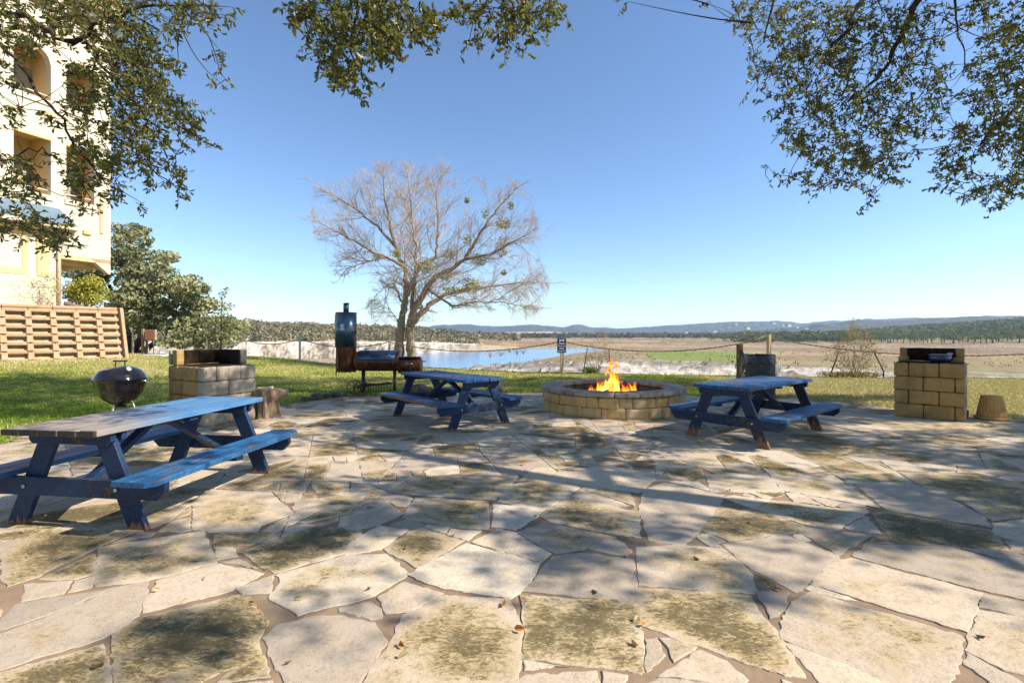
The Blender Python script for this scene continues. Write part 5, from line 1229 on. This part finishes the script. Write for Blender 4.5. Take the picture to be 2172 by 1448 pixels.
# left oak
tr=[Vector(q) for q in ((-9.5,2.2,-.2),(-9.3,2.3,1.5),(-8.6,2.7,3.0),(-7.4,3.3,4.1),(-6.2,3.8,4.8))]
D_=4.3
lm=[([tr[4],at(-190,-30,D_),at(-80,5,D_),at(0,25,D_),at(60,40,D_),at(95,65,D_),at(112,80,D_),at(150,92,D_),at(185,70,D_),at(220,48,D_),at(250,40,D_)],.042,.014),([at(150,92,D_),at(180,76,D_),at(197,110,D_),at(215,135,D_),at(250,180,4.2),at(290,220,4.2),at(330,270,4.2),at(355,335,4.2)],.016,.006),
    ([tr[3],at(-170,10,D_),at(-40,62,D_),at(0,90,D_),at(40,140,D_),at(80,190,D_),at(110,225,D_),at(132,252,D_),at(150,300,D_),at(190,350,4.2),at(225,390,4.2)],.026,.007),([tr[3],at(-140,300,4.4),at(-40,345,4.4),at(30,335,4.4),at(62,315,4.4),at(85,322,4.4),at(120,332,4.4)],.016,.004),
    ([tr[3],at(-140,440,4.4),at(-30,470,4.4),at(40,475,4.4),at(110,495,4.4)],.012,.004),([at(220,48,D_),at(300,15,4.2),at(380,10,4.2),at(430,60,4.1),at(455,110,4.1)],.014,.004)]
bl=[(60,35,120,50),(200,40,110,60),(330,30,130,45),(440,20,55,25),(260,110,70,60,1.2),(310,130,60,50),(280,170,70,70,1.2),(310,220,70,50),(350,250,70,45),(400,280,55,22,.8),(452,312,18,10,.6),(230,220,60,60,.8),(190,180,60,60,.5),(150,230,60,50,.45),(220,300,70,50),(290,310,60,50),(330,350,50,45,.9),(388,402,26,18,.8),(200,390,50,45),(170,340,50,40,.8),(240,380,30,40),(465,120,20,30,.8),(470,165,16,18,.8),(360,115,26,26,.5),(355,145,14,12,.6),(60,80,70,40,.5),(20,180,30,30,.7),(25,250,25,30,.9),(30,365,60,35),(40,395,60,25),(90,490,70,28,1.2),(40,470,60,22),(130,502,32,22),(295,432,14,10,.6),(20,100,30,40,.6),(-60,200,50,200,.5)]
big_oak('live oak with a thick brown limb in front of the apartment building',(-9.5,2.2,-.2),tr,[.4,.32,.26,.2,.12],lm,bl,4.25,.32,.044,.0145,None,5)
# middle oak: stands behind the camera, one bough reaches over
tr=[Vector(q) for q in ((-1.6,-5.2,-.2),(-1.5,-5.0,1.8),(-1.2,-4.0,3.6),(-1.0,-2.0,4.9),(-.9,.4,5.3),(-.8,2.4,4.9))]
D_=3.5
lm=[([tr[5],at(790,-150,D_),at(770,-40,D_),at(755,40,D_),at(745,110,D_),at(748,170,D_)],.03,.005),([tr[5],at(850,-150,D_),at(850,-20,D_),at(850,50,D_),at(835,90,D_)],.02,.004),([tr[4],at(1080,-160,D_),at(1075,-40,D_),at(1065,20,D_)],.02,.004),([tr[5],at(680,-140,D_),at(660,-30,D_),at(668,30,D_),at(690,90,D_)],.018,.004)]
bl=[(640,22,34,24,.8),(690,40,60,45),(760,40,70,45),(840,40,70,40),(890,60,42,28),(700,90,50,35,1.1),(720,130,50,38,1.1),(750,172,32,22),(753,206,11,8),(800,90,50,35),(830,100,25,20),(905,75,26,12,.8),(1000,18,40,18),(1060,28,60,24),(1120,28,50,24),(1180,24,20,24,.8),(1010,75,18,12,.8),(1080,70,28,28),(1130,60,28,14),(1100,100,7,8),(760,-60,160,50,.8),(1080,-50,120,40,.8)]
big_oak('live oak bough hanging down at the top centre against the sky',(-1.6,-5.2,-.2),tr,[.4,.32,.25,.18,.12,.07],lm,bl,3.5,.24,.045,.0185,SH3,9)

# ------------------------------------------------------------------ bare tree with mistletoe
D_=22.0
BB=mat_bark('pale_bare_bark',(.19,.13,.085),(.42,.34,.26),4,(5,5,1.2)); TW=simple('grey_twigs',(.54,.44,.34),(.40,.32,.25),3,.9,0,0)
b=at(852,776,D_); b.z=-.35; root=thing('bare_tree','large leafless tree with clumps of green mistletoe behind the smoker','tree',b)
rnd=random.Random(31)
def q_(px,py,dd=0): return at(px,py,D_+dd)
T_=[([q_(846,790),q_(846,740),q_(849,700),q_(853,672),q_(862,625),q_(861,575,.2),q_(840,525,.3),q_(826,470,.4),q_(816,420,.5),(q_(812,375,.5))],.27,.02),
 ([q_(875,790),q_(872,740),q_(870,700),q_(870,680),q_(882,650,-.1),q_(905,610,-.3),q_(925,586,-.5),q_(960,570,-.6),q_(985,550,-.7),q_(1010,510,-.8),q_(1035,470,-1),q_(1062,435,-1),q_(1090,405,-1)],.25,.02),
 ([q_(872,690),q_(895,662,.4),q_(920,640,.7),q_(950,622,.9),q_(1000,612,1.1),q_(1050,606,1.3),q_(1100,600,1.4),q_(1150,598,1.4)],.17,.012),
 ([q_(862,625),q_(874,600,.3),q_(892,560,.5),q_(925,545,.7),q_(928,500,.8),q_(930,460,.8),q_(924,415,.8),q_(935,370,.8)],.13,.012),
 ([q_(858,565,.2),q_(820,545,0),q_(790,535,-.3),q_(750,510,-.6),q_(710,490,-.9),q_(672,470,-1.1)],.09,.01),
 ([q_(846,530,.3),q_(800,480,.7),q_(750,440,1.0),q_(700,410,1.2),q_(665,397,1.3)],.08,.01),
 ([q_(872,655),q_(880,600,-.6),q_(884,550,-1),q_(878,500,-1.3),q_(872,440,-1.4),q_(866,380,-1.4)],.10,.012),
 ([q_(905,612,-.3),q_(960,650,-1.0),q_(1010,640,-1.3),q_(1060,640,-1.5),q_(1110,650,-1.6)],.07,.008),
 ([q_(985,550,-.7),q_(1040,540,-1.2),q_(1085,515,-1.5),q_(1130,490,-1.7)],.08,.008),
 ([q_(853,640),q_(835,600,.6),q_(812,610,.9),q_(790,635,1.0)],.05,.006),([q_(820,545),q_(780,555,.6),q_(735,570,.9),q_(715,598,1.0)],.05,.006)]
m=MB(); nodes=[]
for pts,r0,r1 in T_:
    fine=[]
    for i in range(len(pts)-1):
        k=6
        for j in range(k): fine.append(pts[i].lerp(pts[i+1],j/k)+Vector((rnd.gauss(0,.02),rnd.gauss(0,.02),rnd.gauss(0,.015))))
    fine.append(pts[-1]); n=len(fine); m.tube([p-b for p in fine],[lerp(r0,r1,(i/(n-1))**.75)*(1+.1*math.sin(i*1.3)) for i in range(n)],9); nodes+=fine
m.build('trunk',BB,root)
ENV=[(660,468),(663,398),(700,385),(745,372),(775,352),(830,336),(880,350),(940,350),(1000,368),(1060,373),(1108,393),(1132,420),(1140,470),(1152,520),(1150,560),(1168,598),(1155,650),(1130,672),(1090,690),(1040,690),(990,672),(940,655),(900,690),(872,680),(840,690),(800,690),(775,655),(790,610),(810,585),(760,575),(722,590),(690,555),(668,520)]
m=MB(); CRC=at(880,600,D_)
def inside_env(p): return poly_inside((1086+F*p.x/p.y,HOR-F*(p.z-H)/p.y),ENV)
def twig(p,d,L,r,lev):
    k=(7,5,4)[lev]; pts=[p]; q=p.copy(); d=d.copy(); st=L/k
    for i in range(k):
        out=(q-CRC); out.y*=.7; out.normalize(); dr=-.32 if (q.x>.2 and q.z<5.2 and lev>0) else .08
        d=(d+out*.06+Vector((rnd.gauss(0,.17),rnd.gauss(0,.17),rnd.gauss(dr*.6,.16)))).normalized(); q=q+d*st
        if not inside_env(q) and rnd.random()<.5: break
        pts.append(q.copy())
    if len(pts)<2: return
    n=len(pts); m.tube([x-b for x in pts],[lerp(r,r*.45,i/(n-1)) for i in range(n)],(5,4,3)[lev],False)
    if lev==2: return
    for i in range(1,n):
        for _ in range((2,1)[lev] if i<n-1 else 2):
            ax=Vector((rnd.gauss(0,1),rnd.gauss(0,1),rnd.gauss(0,1))); dd=(pts[i]-pts[i-1]).normalized(); sd=ax.cross(dd).normalized(); an=R(rnd.uniform(25,65))
            twig(pts[i].lerp(pts[i-1],rnd.random()),dd*math.cos(an)+sd*math.sin(an),L*rnd.uniform(.34,.62),max(.0042,r*.45),lev+1)
acc=0
for (pts,r0,r1) in T_:
    tot=sum((pts[i+1]-pts[i]).length for i in range(len(pts)-1)); run=0; nxt=min(1.6,tot*.22)
    for i in range(len(pts)-1):
        L=(pts[i+1]-pts[i]).length; dd=(pts[i+1]-pts[i]).normalized()
        while run+L>nxt:
            f=(nxt-run)/L; p=pts[i].lerp(pts[i+1],f); nxt+=rnd.uniform(.16,.34)
            if p.z<1.6: continue
            ax=Vector((rnd.gauss(0,1),rnd.gauss(0,1),rnd.gauss(0,1))); sd=ax.cross(dd).normalized(); an=R(rnd.uniform(28,62)); fr=nxt/tot
            twig(p,dd*math.cos(an)+sd*math.sin(an),rnd.uniform(.6,2.8)*(1.15-.45*fr),lerp(.028,.012,fr),0)
        run+=L
    for _ in range(3): twig(pts[-1],(dd+Vector((rnd.gauss(0,.35),rnd.gauss(0,.35),rnd.gauss(0,.35)))).normalized(),rnd.uniform(.6,1.5),.014,0)
m.build('twigs',TW,root)
MIST=mat_leaf('mistletoe_leaf',[(.18,.20,.035),(.30,.31,.06),(.42,.40,.09),(.50,.44,.14)],.2,.7,.2)
for (px,py,rx,ry,dn) in ((1067,473,16,14,1),(1064,524,13,24,1),(990,425,6,6,.8),(1083,436,7,9,.8),(1030,452,9,14,.6),(990,508,12,12,.8),(952,538,15,11,1),(1015,550,20,15,1),(898,562,22,18,1),(874,582,12,14,1),(838,538,13,9,.7),(800,545,10,10,.9),(945,588,18,10,.5),(998,605,22,18,.9),(1068,578,7,6,.8),(960,615,26,6,.4),(890,650,8,6,.5)):
    c=at(px,py,D_+rnd.uniform(-.8,.8)); k=D_/F; V,Fq,rv=lobes_quads([(0,0,0,rx*k,rx*k*.8,ry*k),(rx*k*.2,0,-ry*k*.25,rx*k*.75,rx*k*.6,ry*k*.75)],max(1500*dn,60/(rx*ry*k*k)),.06,.4,.5)
    o=np_mesh('mistletoe',V+np.array([tuple(c-b)]),Fq,MIST,root,fattr=rv)

# ------------------------------------------------------------------ oaks and bushes on the left
def leafy_tree(name,label,cat,base,lobes,per,size,mat,trunks,bark,group=None):
    root=thing(name,label,cat,base,0,group); m=MB()
    for pts,r0,r1 in trunks: n=len(pts); m.tube([Vector(p) for p in pts],[lerp(r0,r1,i/(n-1)) for i in range(n)],9)
    m.build('trunk',bark,root); V,Fq,rv=lobes_quads(lobes,per,size); np_mesh('crown',V,Fq,mat,root,fattr=rv); return root
rnd=random.Random(77); D_=35; b=Vector((at(300,740,D_).x,D_,-.4)); k=D_/F; lobes=[]
CR=[(262,500,30,26),(300,500,22,18),(285,535,40,30),(240,560,45,35),(320,560,45,35),(350,545,22,20),(180,575,45,28),(360,600,42,32),(300,610,55,38),(400,610,36,26),(250,650,40,30),(340,655,60,36),(410,655,40,30),(425,690,45,26),(470,700,32,28),(380,700,55,26),(500,700,26,26),(300,690,40,22),(450,730,40,18),(200,600,40,30),(400,720,50,18),(150,560,30,25)]
for (px,py,rx,ry) in CR:
    for _ in range(7):
        x=px+rnd.uniform(-.75,.75)*rx; y=py+rnd.uniform(-.75,.75)*ry; c=at(x,y,D_+rnd.gauss(0,1.8)); s=rnd.uniform(.45,.8); lobes.append((c.x-b.x,c.y-b.y,c.z-b.z,rx*k*s,rx*k*s,ry*k*s*.75))
tp=[([(-.6,0,-.5),(-.8,0,1.2),(-1.6,.2,3),(-2.6,.3,5.5)],.4,.12),([(-.6,0,.6),(.2,.1,2.2),(1.4,.2,4)],.28,.1),([(-.4,0,.3),(1.2,-.4,1.2),(3,-.6,1.7),(4.5,-.7,2)],.24,.07),([(-1.,0,.6),(-2.2,-.2,2.0),(-2.5,-.2,4.2)],.22,.08)]
leafy_tree('oak_tree','spreading grey green oak beyond the crib wall, beside the building','tree',b,lobes,260,.17,FAROAK,tp,OAKBARK)
D_=31; b=Vector((at(468,745,D_).x,D_,-.3)); k=D_/F; lobes=[]
for (px,py,rx,ry) in ((472,625,7,14),(465,650,15,14),(485,650,12,10),(470,675,24,14),(490,685,14,12),(450,690,18,12),(472,705,30,14),(480,615,5,8)):
    c=at(px,py,D_+rnd.gauss(0,.5)); lobes.append((c.x-b.x,c.y-b.y,c.z-b.z,rx*k,rx*k,ry*k))
leafy_tree('juniper','small pointed juniper in front of the right edge of the big oak','tree',b,lobes,700,.085,FAROAK,[([(0,0,-.3),(.05,0,2),(.1,0,4.2)],.1,.02)],OAKBARK)
YB=mat_leaf('yellow_shrub_leaf',[(.16,.17,.03),(.32,.31,.05),(.48,.43,.08),(.56,.48,.13)],.2,.7,.2)
D_=20.8; k=D_/F; b=at(182,668,D_); lobes=[]
for _ in range(38):
    a=rnd.uniform(0,2*PI); rr=math.sqrt(rnd.random()); x=182+46*rr*math.cos(a); y=618+30*rr*math.sin(a); c=at(x,y,D_+rnd.gauss(0,.35)); lobes.append((c.x-b.x,c.y-b.y,c.z-b.z,.36,.36,.30))
leafy_tree('shrub','round yellow green shrub on the terrace above the crib wall','shrub',b,lobes,800,.06,YB,[([(-.1,0,-.1),(-.3,0,.5),(-.5,.1,.9)],.05,.015),([(0,0,-.1),(.2,.1,.5),(.5,0,.9)],.05,.015),([(.1,0,-.1),(.1,-.1,.6)],.04,.015)],OAKBARK)
def twig_shrub(name,label,base,tips,h,r0,mat,seed,leaf=None,cat='shrub',stems=7,spread=1.0):
    rnd=random.Random(seed); root=thing(name,label,cat,base); b=Vector(base); m=MB(); nodes=[]
    for i in range(stems):
        t=Vector((rnd.gauss(0,.35)*spread,rnd.gauss(0,.25)*spread,h*rnd.uniform(.45,.8))); k=9
        st=[Vector((rnd.gauss(0,.06),rnd.gauss(0,.05),-.08)).lerp(t,j/k)+Vector((rnd.gauss(0,.02),rnd.gauss(0,.02),0)) for j in range(k+1)]
        m.tube(st,[lerp(r0,r0*.4,j/k) for j in range(k+1)],5); nodes+=st
    segs,dirs=grow(nodes,[t-b for t in tips],.15,.0,seed)
    for s in segs: n=len(s); m.tube(s,[lerp(r0*.4,r0*.16,i/(n-1)) for i in range(n)],3,False)
    P=[]
    for t,d in zip(tips,dirs):
        for _ in range(2):
            v=(d+Vector((rnd.gauss(0,.4),rnd.gauss(0,.4),rnd.gauss(.3,.3)))).normalized()*rnd.uniform(.08,.3); m.tube([t-b,t-b+v],[r0*.16,r0*.1],3,False); P.append(t-b+v)
    m.build('stems',mat,root)
    if leaf:
        P=np.repeat(np.array([tuple(p) for p in P]),3,0)+RNG.normal(0,.05,(len(P)*3,3)); V,Fq=quad_arrays(P,rand_unit(len(P)),RNG.uniform(.015,.035,len(P))); np_mesh('leaves',V,Fq,leaf,root,fattr=RNG.uniform(0,1,len(P)))
    return root
def tipcloud(poly,d,dj,n,seed):
    rnd=random.Random(seed); o=[]; xs=[p[0] for p in poly]; ys=[p[1] for p in poly]
    while len(o)<n:
        x,y=rnd.uniform(min(xs),max(xs)),rnd.uniform(min(ys),max(ys))
        if poly_inside((x,y),poly): o.append(at(x,y,d+rnd.gauss(0,dj)))
    return o
GREYTW=simple('grey_shrub_twigs',(.36,.29,.23),(.24,.18,.13),6,.9,0,0); DRYLEAF=mat_leaf('dry_leaf',[(.20,.13,.05),(.35,.25,.10),(.42,.34,.16)],.2,.8,.1)
twig_shrub('shrub','sparse twiggy shrub against the cream wall on the terrace',at(98,662,18.9),tipcloud([(55,600),(75,590),(110,582),(128,600),(125,650),(70,655)],18.9,.3,130,3),1.3,.016,GREYTW,5,YB)
twig_shrub('shrub','grey leafless shrub beside the fire, between two leaning stakes',Vector((at(1268,780,18.9).x,18.9,-.05)),tipcloud([(1252,762),(1242,735),(1262,715),(1272,697),(1283,697),(1292,730),(1290,762)],18.9,.28,150,4),1.3,.016,GREYTW,6)
twig_shrub('shrub','tall leafless shrub with seed heads, right of the trash can',Vector((at(1810,798,16.9).x,16.9,-.05)),tipcloud([(1765,770),(1770,735),(1795,722),(1800,690),(1806,672),(1814,690),(1838,700),(1850,735),(1860,760),(1830,785),(1790,785)],16.9,.35,260,5),1.5,.018,GREYTW,7,DRYLEAF,'shrub',10,1.3)
for lab,a,c,d in (('thin black stake leaning right of the sign post',(1236,792),(1246,738),18.6),('thin stake standing right of the bare shrub by the fire',(1294,792),(1292,742),18.6),('black stake leaning right, left of the tall bare shrub',(1755,802),(1781,742),16.4),('bent black stake, right of the tall bare shrub',(1874,800),(1853,744),16.4)):
    p0=at(*a,d); p1=at(*c,d); m=MB(); p0.z-=.15
    m.tube([p0,p0.lerp(p1,.35)+(Vector((.12,0,0)) if 'bent' in lab else Vector()),p1],.022,6); o=m.build('stake',DARKM); tag(o,lab,'stake')
LOWG=mat_leaf('low_plant_leaf',[(.05,.08,.015),(.10,.14,.02),(.18,.19,.04)],.2,.7,.2)
for lab,px,py,d,rx,rz,mt in (('low dark green plant at the foot of the leaning stake',1252,786,18.4,.28,.13,LOWG),('strip of dry brown ground plants under the tall bare shrub',1800,799,16.5,1.0,.10,DRYLEAF)):
    c=Vector((at(px,py,d).x,d,.02)); V,Fq,rv=lobes_quads([(dx*rx,0,rz*.5,rx*.5,.25,rz) for dx in (-.7,-.5,-.3,-.1,.1,.3,.5,.7)],2600,.035); o=np_mesh('ground_plant',V,Fq,mt,fattr=rv); o.location=c; tag(o,lab,'plant')
tw=[]
for i,(px,py) in enumerate(((1082,738),(1098,742),(1110,741),(1062,745),(1040,748))):
    d=60; c=at(px,py+8,d); P=[c+Vector((random.gauss(0,.5),random.gauss(0,.4),abs(random.gauss(.5,.4)))) for _ in range(26)]
    twig_shrub('shrub','pinkish bare shrub on the near shore of the lake below the sign',c,P,.9,.03,GREYTW,40+i)['group']='bare shrubs on the lake shore'

# ------------------------------------------------------------------ scrub slopes, woods and groves beyond the water
def terr(px,d):
    kn=station(px)
    for i in range(14):
        if kn[i][0]<=d<=kn[i+1][0]: return lerp(kn[i][1],kn[i+1][1],(d-kn[i][0])/max(1e-6,kn[i+1][0]-kn[i][0]))
    return kn[-1][1]
def scatter(name,label,cat,n,pick,size,cols,per,q,seed):
    """a far wood that reads as one mass: many crowns in one object"""
    rnd=random.Random(seed); lobes=[]
    while len(lobes)<n:
        px,d=pick(rnd)
        if terr(px,d)<ZW+.3: continue
        s=size*rnd.uniform(.5,1.25); u=(px-1086)/F; lobes.append((u*d,d,terr(px,d)+s*.55,s*rnd.uniform(.8,1.3),s,s*rnd.uniform(.6,.95)))
    V,Fq,rv=lobes_quads(lobes,per,q,.5,.7); o=np_mesh(name,V,Fq,mat_leaf(name+'_leaf',cols,.1,.8,.1),fattr=rv); return tag(o,label,cat,None,'stuff')
SC1=[(.11,.11,.06),(.20,.18,.10),(.30,.25,.17),(.38,.31,.23)]
scatter('scrub','grey green scrub covering the slope above the white cliffs','scrub',1700,lambda r:(lambda px:(px,station(px)[9][0]+3+r.uniform(0,1)**1.4*250))(r.uniform(150,1010)),2.6,SC1,4.5,.75,1)
scatter('scrub','grey green scrub on the far shoulder of the slope left of the lake','scrub',900,lambda r:(r.uniform(150,1100),r.uniform(450,900)),4.2,SC1,2.2,1.3,2)
scatter('woodland','dark belt of trees along the far edge of the lake bed','woodland',1100,lambda r:(r.uniform(880,1560),r.uniform(840,1250)),6.5,[(.09,.09,.055),(.16,.15,.09),(.24,.21,.14)],1.3,2.0,3)
scatter('woodland','green wooded hillside rising at the right behind the oak grove','woodland',1300,lambda r:(r.uniform(1560,2300),r.uniform(0,1)*480+520),7.5,[(.09,.10,.045),(.16,.17,.07),(.25,.24,.11),(.31,.27,.17)],1.8,1.35,4)
scatter('scrub','low brown scrub dotted over the dry lake bed on the right','scrub',900,lambda r:(r.uniform(1080,2300),r.uniform(0,1)**.8*430+90),.75,[(.13,.10,.06),(.22,.17,.10),(.30,.25,.14)],16,.22,6)
# the grove along the foot of the hill: single trees, a few shapes copied
GROVE=mat_leaf('grove_leaf',[(.10,.115,.05),(.18,.19,.08),(.27,.26,.12)],.1,.8,.1); GREYT=mat_leaf('bare_crown',[(.20,.16,.12),(.27,.22,.17),(.33,.27,.21)],.1,.9,.1)
rnd=random.Random(9); protos=[]
for i in range(5):
    bare=i==4; root=thing('grove_tree','','tree',(0,0,-500)); m=MB()
    m.tube([(0,0,-.5),(.1*i-.2,.1,1.6),(.3*(-1)**i,.1,3.2)],[.35,.25,.16],6); m.tube([(0,0,1.2),(.9*(-1)**i,.2,3.0)],[.2,.12],5); m.build('trunk',OAKBARK,root)
    lb=[(rnd.gauss(0,1.7),rnd.gauss(0,1.4),rnd.uniform(3.2,5.6),rnd.uniform(1.3,2.1),rnd.uniform(1.3,2),rnd.uniform(.8,1.3)) for _ in range(9)]
    V,Fq,rv=lobes_quads(lb,18,.42 if not bare else .3,.5,.55 if not bare else .25); np_mesh('crown',V,Fq,GREYT if bare else GROVE,root,fattr=rv); protos.append(root)
used=[0]*5
LB=['round green oak in the grove at the foot of the right hill','grey leafless tree in the grove at the foot of the right hill']
for i in range(150):
    px=1510+ (i/150)**.9*690+rnd.uniform(-5,5); d=lerp(lerp(560,400,smooth(1510,2172,px)),lerp(680,500,smooth(1510,2172,px)),rnd.random()**1.5)
    k=4 if (1860<px<2020 and rnd.random()<.5) or rnd.random()<.12 else rnd.randrange(4); o=protos[k] if not used[k] else copy_tree(protos[k]); used[k]=1; s=rnd.uniform(.8,1.35)
    u=(px-1086)/F; o.location=(u*d,d,terr(px,d)); o.rotation_euler=(0,0,rnd.uniform(0,6)); o.scale=(s,s,s*rnd.uniform(.85,1.1)); tag(o,LB[k==4],'tree',('leafless' if k==4 else 'green')+' trees of the far grove')
# houses on the hills
root=thing('house','','house',(0,0,-500)); m=MB(); m.box((0,0,3),(14,9,7)); m.build('wall',simple('white_house_wall',(.75,.70,.62),(.65,.6,.5),.1,.9,0,0),root)
m=MB(); m.add([(-7.8,-5.2,6.52),(7.8,-5.2,6.52),(7.8,5.2,6.52),(-7.8,5.2,6.52),(-5,0,9.6),(5,0,9.6)],[(0,1,5,4),(2,3,4,5),(1,2,5),(3,0,4),(3,2,1,0)]); m.build('roof',simple('grey_house_roof',(.28,.24,.21),(.2,.18,.16),.1,.9,0,0),root); first=True
def hill_at(px,row,ds):
    return None
SPOTS=[(1560,688,1800),(1640,686,1800),(1660,690,1700),(1672,691,1700),(1690,694,1650),(1620,690,1750),(1600,694,1700),(1585,697,1650),(1545,698,1700),(1530,701,1650),(1650,696,1600),(1634,698,1600),(1710,697,1600),(1752,691,1700),(1766,693,1650),(1830,686,1750),(1880,683,1780),(1930,681,1780),(1480,705,1600),(1455,706,1600),(1500,703,1650),(1515,706,1600),(1740,697,1600),(2085,676,1800),(1985,680,1800)]
for (px,row,d) in SPOTS:
    o=root if first else copy_tree(root); first=False; p=at(px,row,d); s=rnd.uniform(.7,1.3); o.location=(p.x,p.y,p.z-2); o.scale=(s,s,s*.8); o.rotation_euler=(0,0,rnd.uniform(-.5,.5)); tag(o,'small pale house on the far wooded hills','house','houses on the far hills')
# parked cars at the edge of the grove
def car(label,px,d,col,rz):
    u=(px-1086)/F; root=thing('parked_car',label,'car',(u*d,d,terr(px,d)+.1),rz); B_=simple('car_paint',col,tuple(k*.9 for k in col),3,.3,.3,0)
    m=MB(); m.prism([(-2.2,.35),(2.2,.35),(2.25,.8),(1.3,.95),(.8,1.45),(-1.0,1.5),(-1.8,.98),(-2.2,.9)],(0,0,0),(1,0,0),(0,0,1),(0,1,0),-.85,.85); m.build('body',B_,root,.08)
    for x in (-1.35,1.35):
        for y in (-.86,.86): m=MB(); m.cyl((x,y-.1,.33),(x,y+.1,.33),.33,n=14); m.build('wheel',DARKM,root)
    m=MB(); m.prism([(1.18,.98),(.76,1.40),(-.95,1.44),(-1.6,1.0)],(0,0,0),(1,0,0),(0,0,1),(0,1,0),-.87,.87); m.build('window',simple('dark_glass',(.02,.025,.03),(.02,.02,.02),3,.1),root)
car('silver car, left one of the two parked before the far grove',1672,480,(.55,.57,.6),.1); car('silver car, right one of the two parked before the far grove',1728,470,(.5,.5,.52),-.1); car('dark van parked among the far trees above the right shrub',1886,455,(.05,.05,.06),.3)

# ------------------------------------------------------------------ fallen leaves
LM=[mat_leaf('fallen_leaf_%s'%n,[c,c],.15,.6,.3) for n,c in (('orange',(.55,.20,.03)),('brown',(.22,.10,.04)),('straw',(.55,.42,.22)))]
rnd=random.Random(3); spots=[(855,1370,0),(856,1395,2),(532,1283,0),(612,1405,1),(635,1270,2),(782,1249,1),(858,1164,2),(1067,1281,1),(1104,1337,0),(1350,1314,2),(1365,1326,0),(1348,1366,1),(1110,985,0),(1548,1040,0),(1475,1185,1),(2080,1352,1),(1938,1122,1),(1137,1094,1),(430,1228,2),(330,1253,2),(210,1415,1),(695,1262,2),(960,1135,1),(1265,1256,1),(1210,1160,2),(1590,1108,1),(1650,1250,1),(1290,1193,2),(50,1128,2),(1660,958,0)]
P3=[]
for k in range(3):
    V,Fq=leaf_arrays(np.array([[-.028,0,.012]]),np.array([[1.,.1,.1]]),np.array([.06]),np.array([.032]),.35); me_=np_mesh('fallen_leaf',V,Fq,LM[k],fattr=np.array([0.,1.])); P3.append(me_)
us=[0]*3
for (px,py,k) in spots:
    o=P3[k] if not us[k] else P3[k].copy()
    if us[k]: COL.objects.link(o)
    us[k]=1; q=gnd(px,py,.008); o.location=q; o.rotation_euler=(rnd.uniform(-.4,.4),rnd.uniform(-.4,.4),rnd.uniform(0,6)); s=rnd.uniform(.5,.95); o.scale=(s,s,s)
    tag(o,('orange','brown','straw coloured')[k]+' fallen oak leaf lying on the flagstones','leaf',('orange','brown','straw coloured')[k]+' leaves fallen on the patio')
# ================================================================== air
if True:
    mb=MB(); mb.box((0,2500,52),(9000,6400,140)); t=NT('hazy_air'); v=t.n('VolumePrincipled'); v.inputs['Color'].default_value=(.50,.73,1,1); v.inputs['Density'].default_value=1.3e-4; v.inputs['Anisotropy'].default_value=.2
    t.link(v.outputs[0],t.out.inputs['Volume']); hz=mb.build('haze',t.m); tag(hz,kind='stuff')
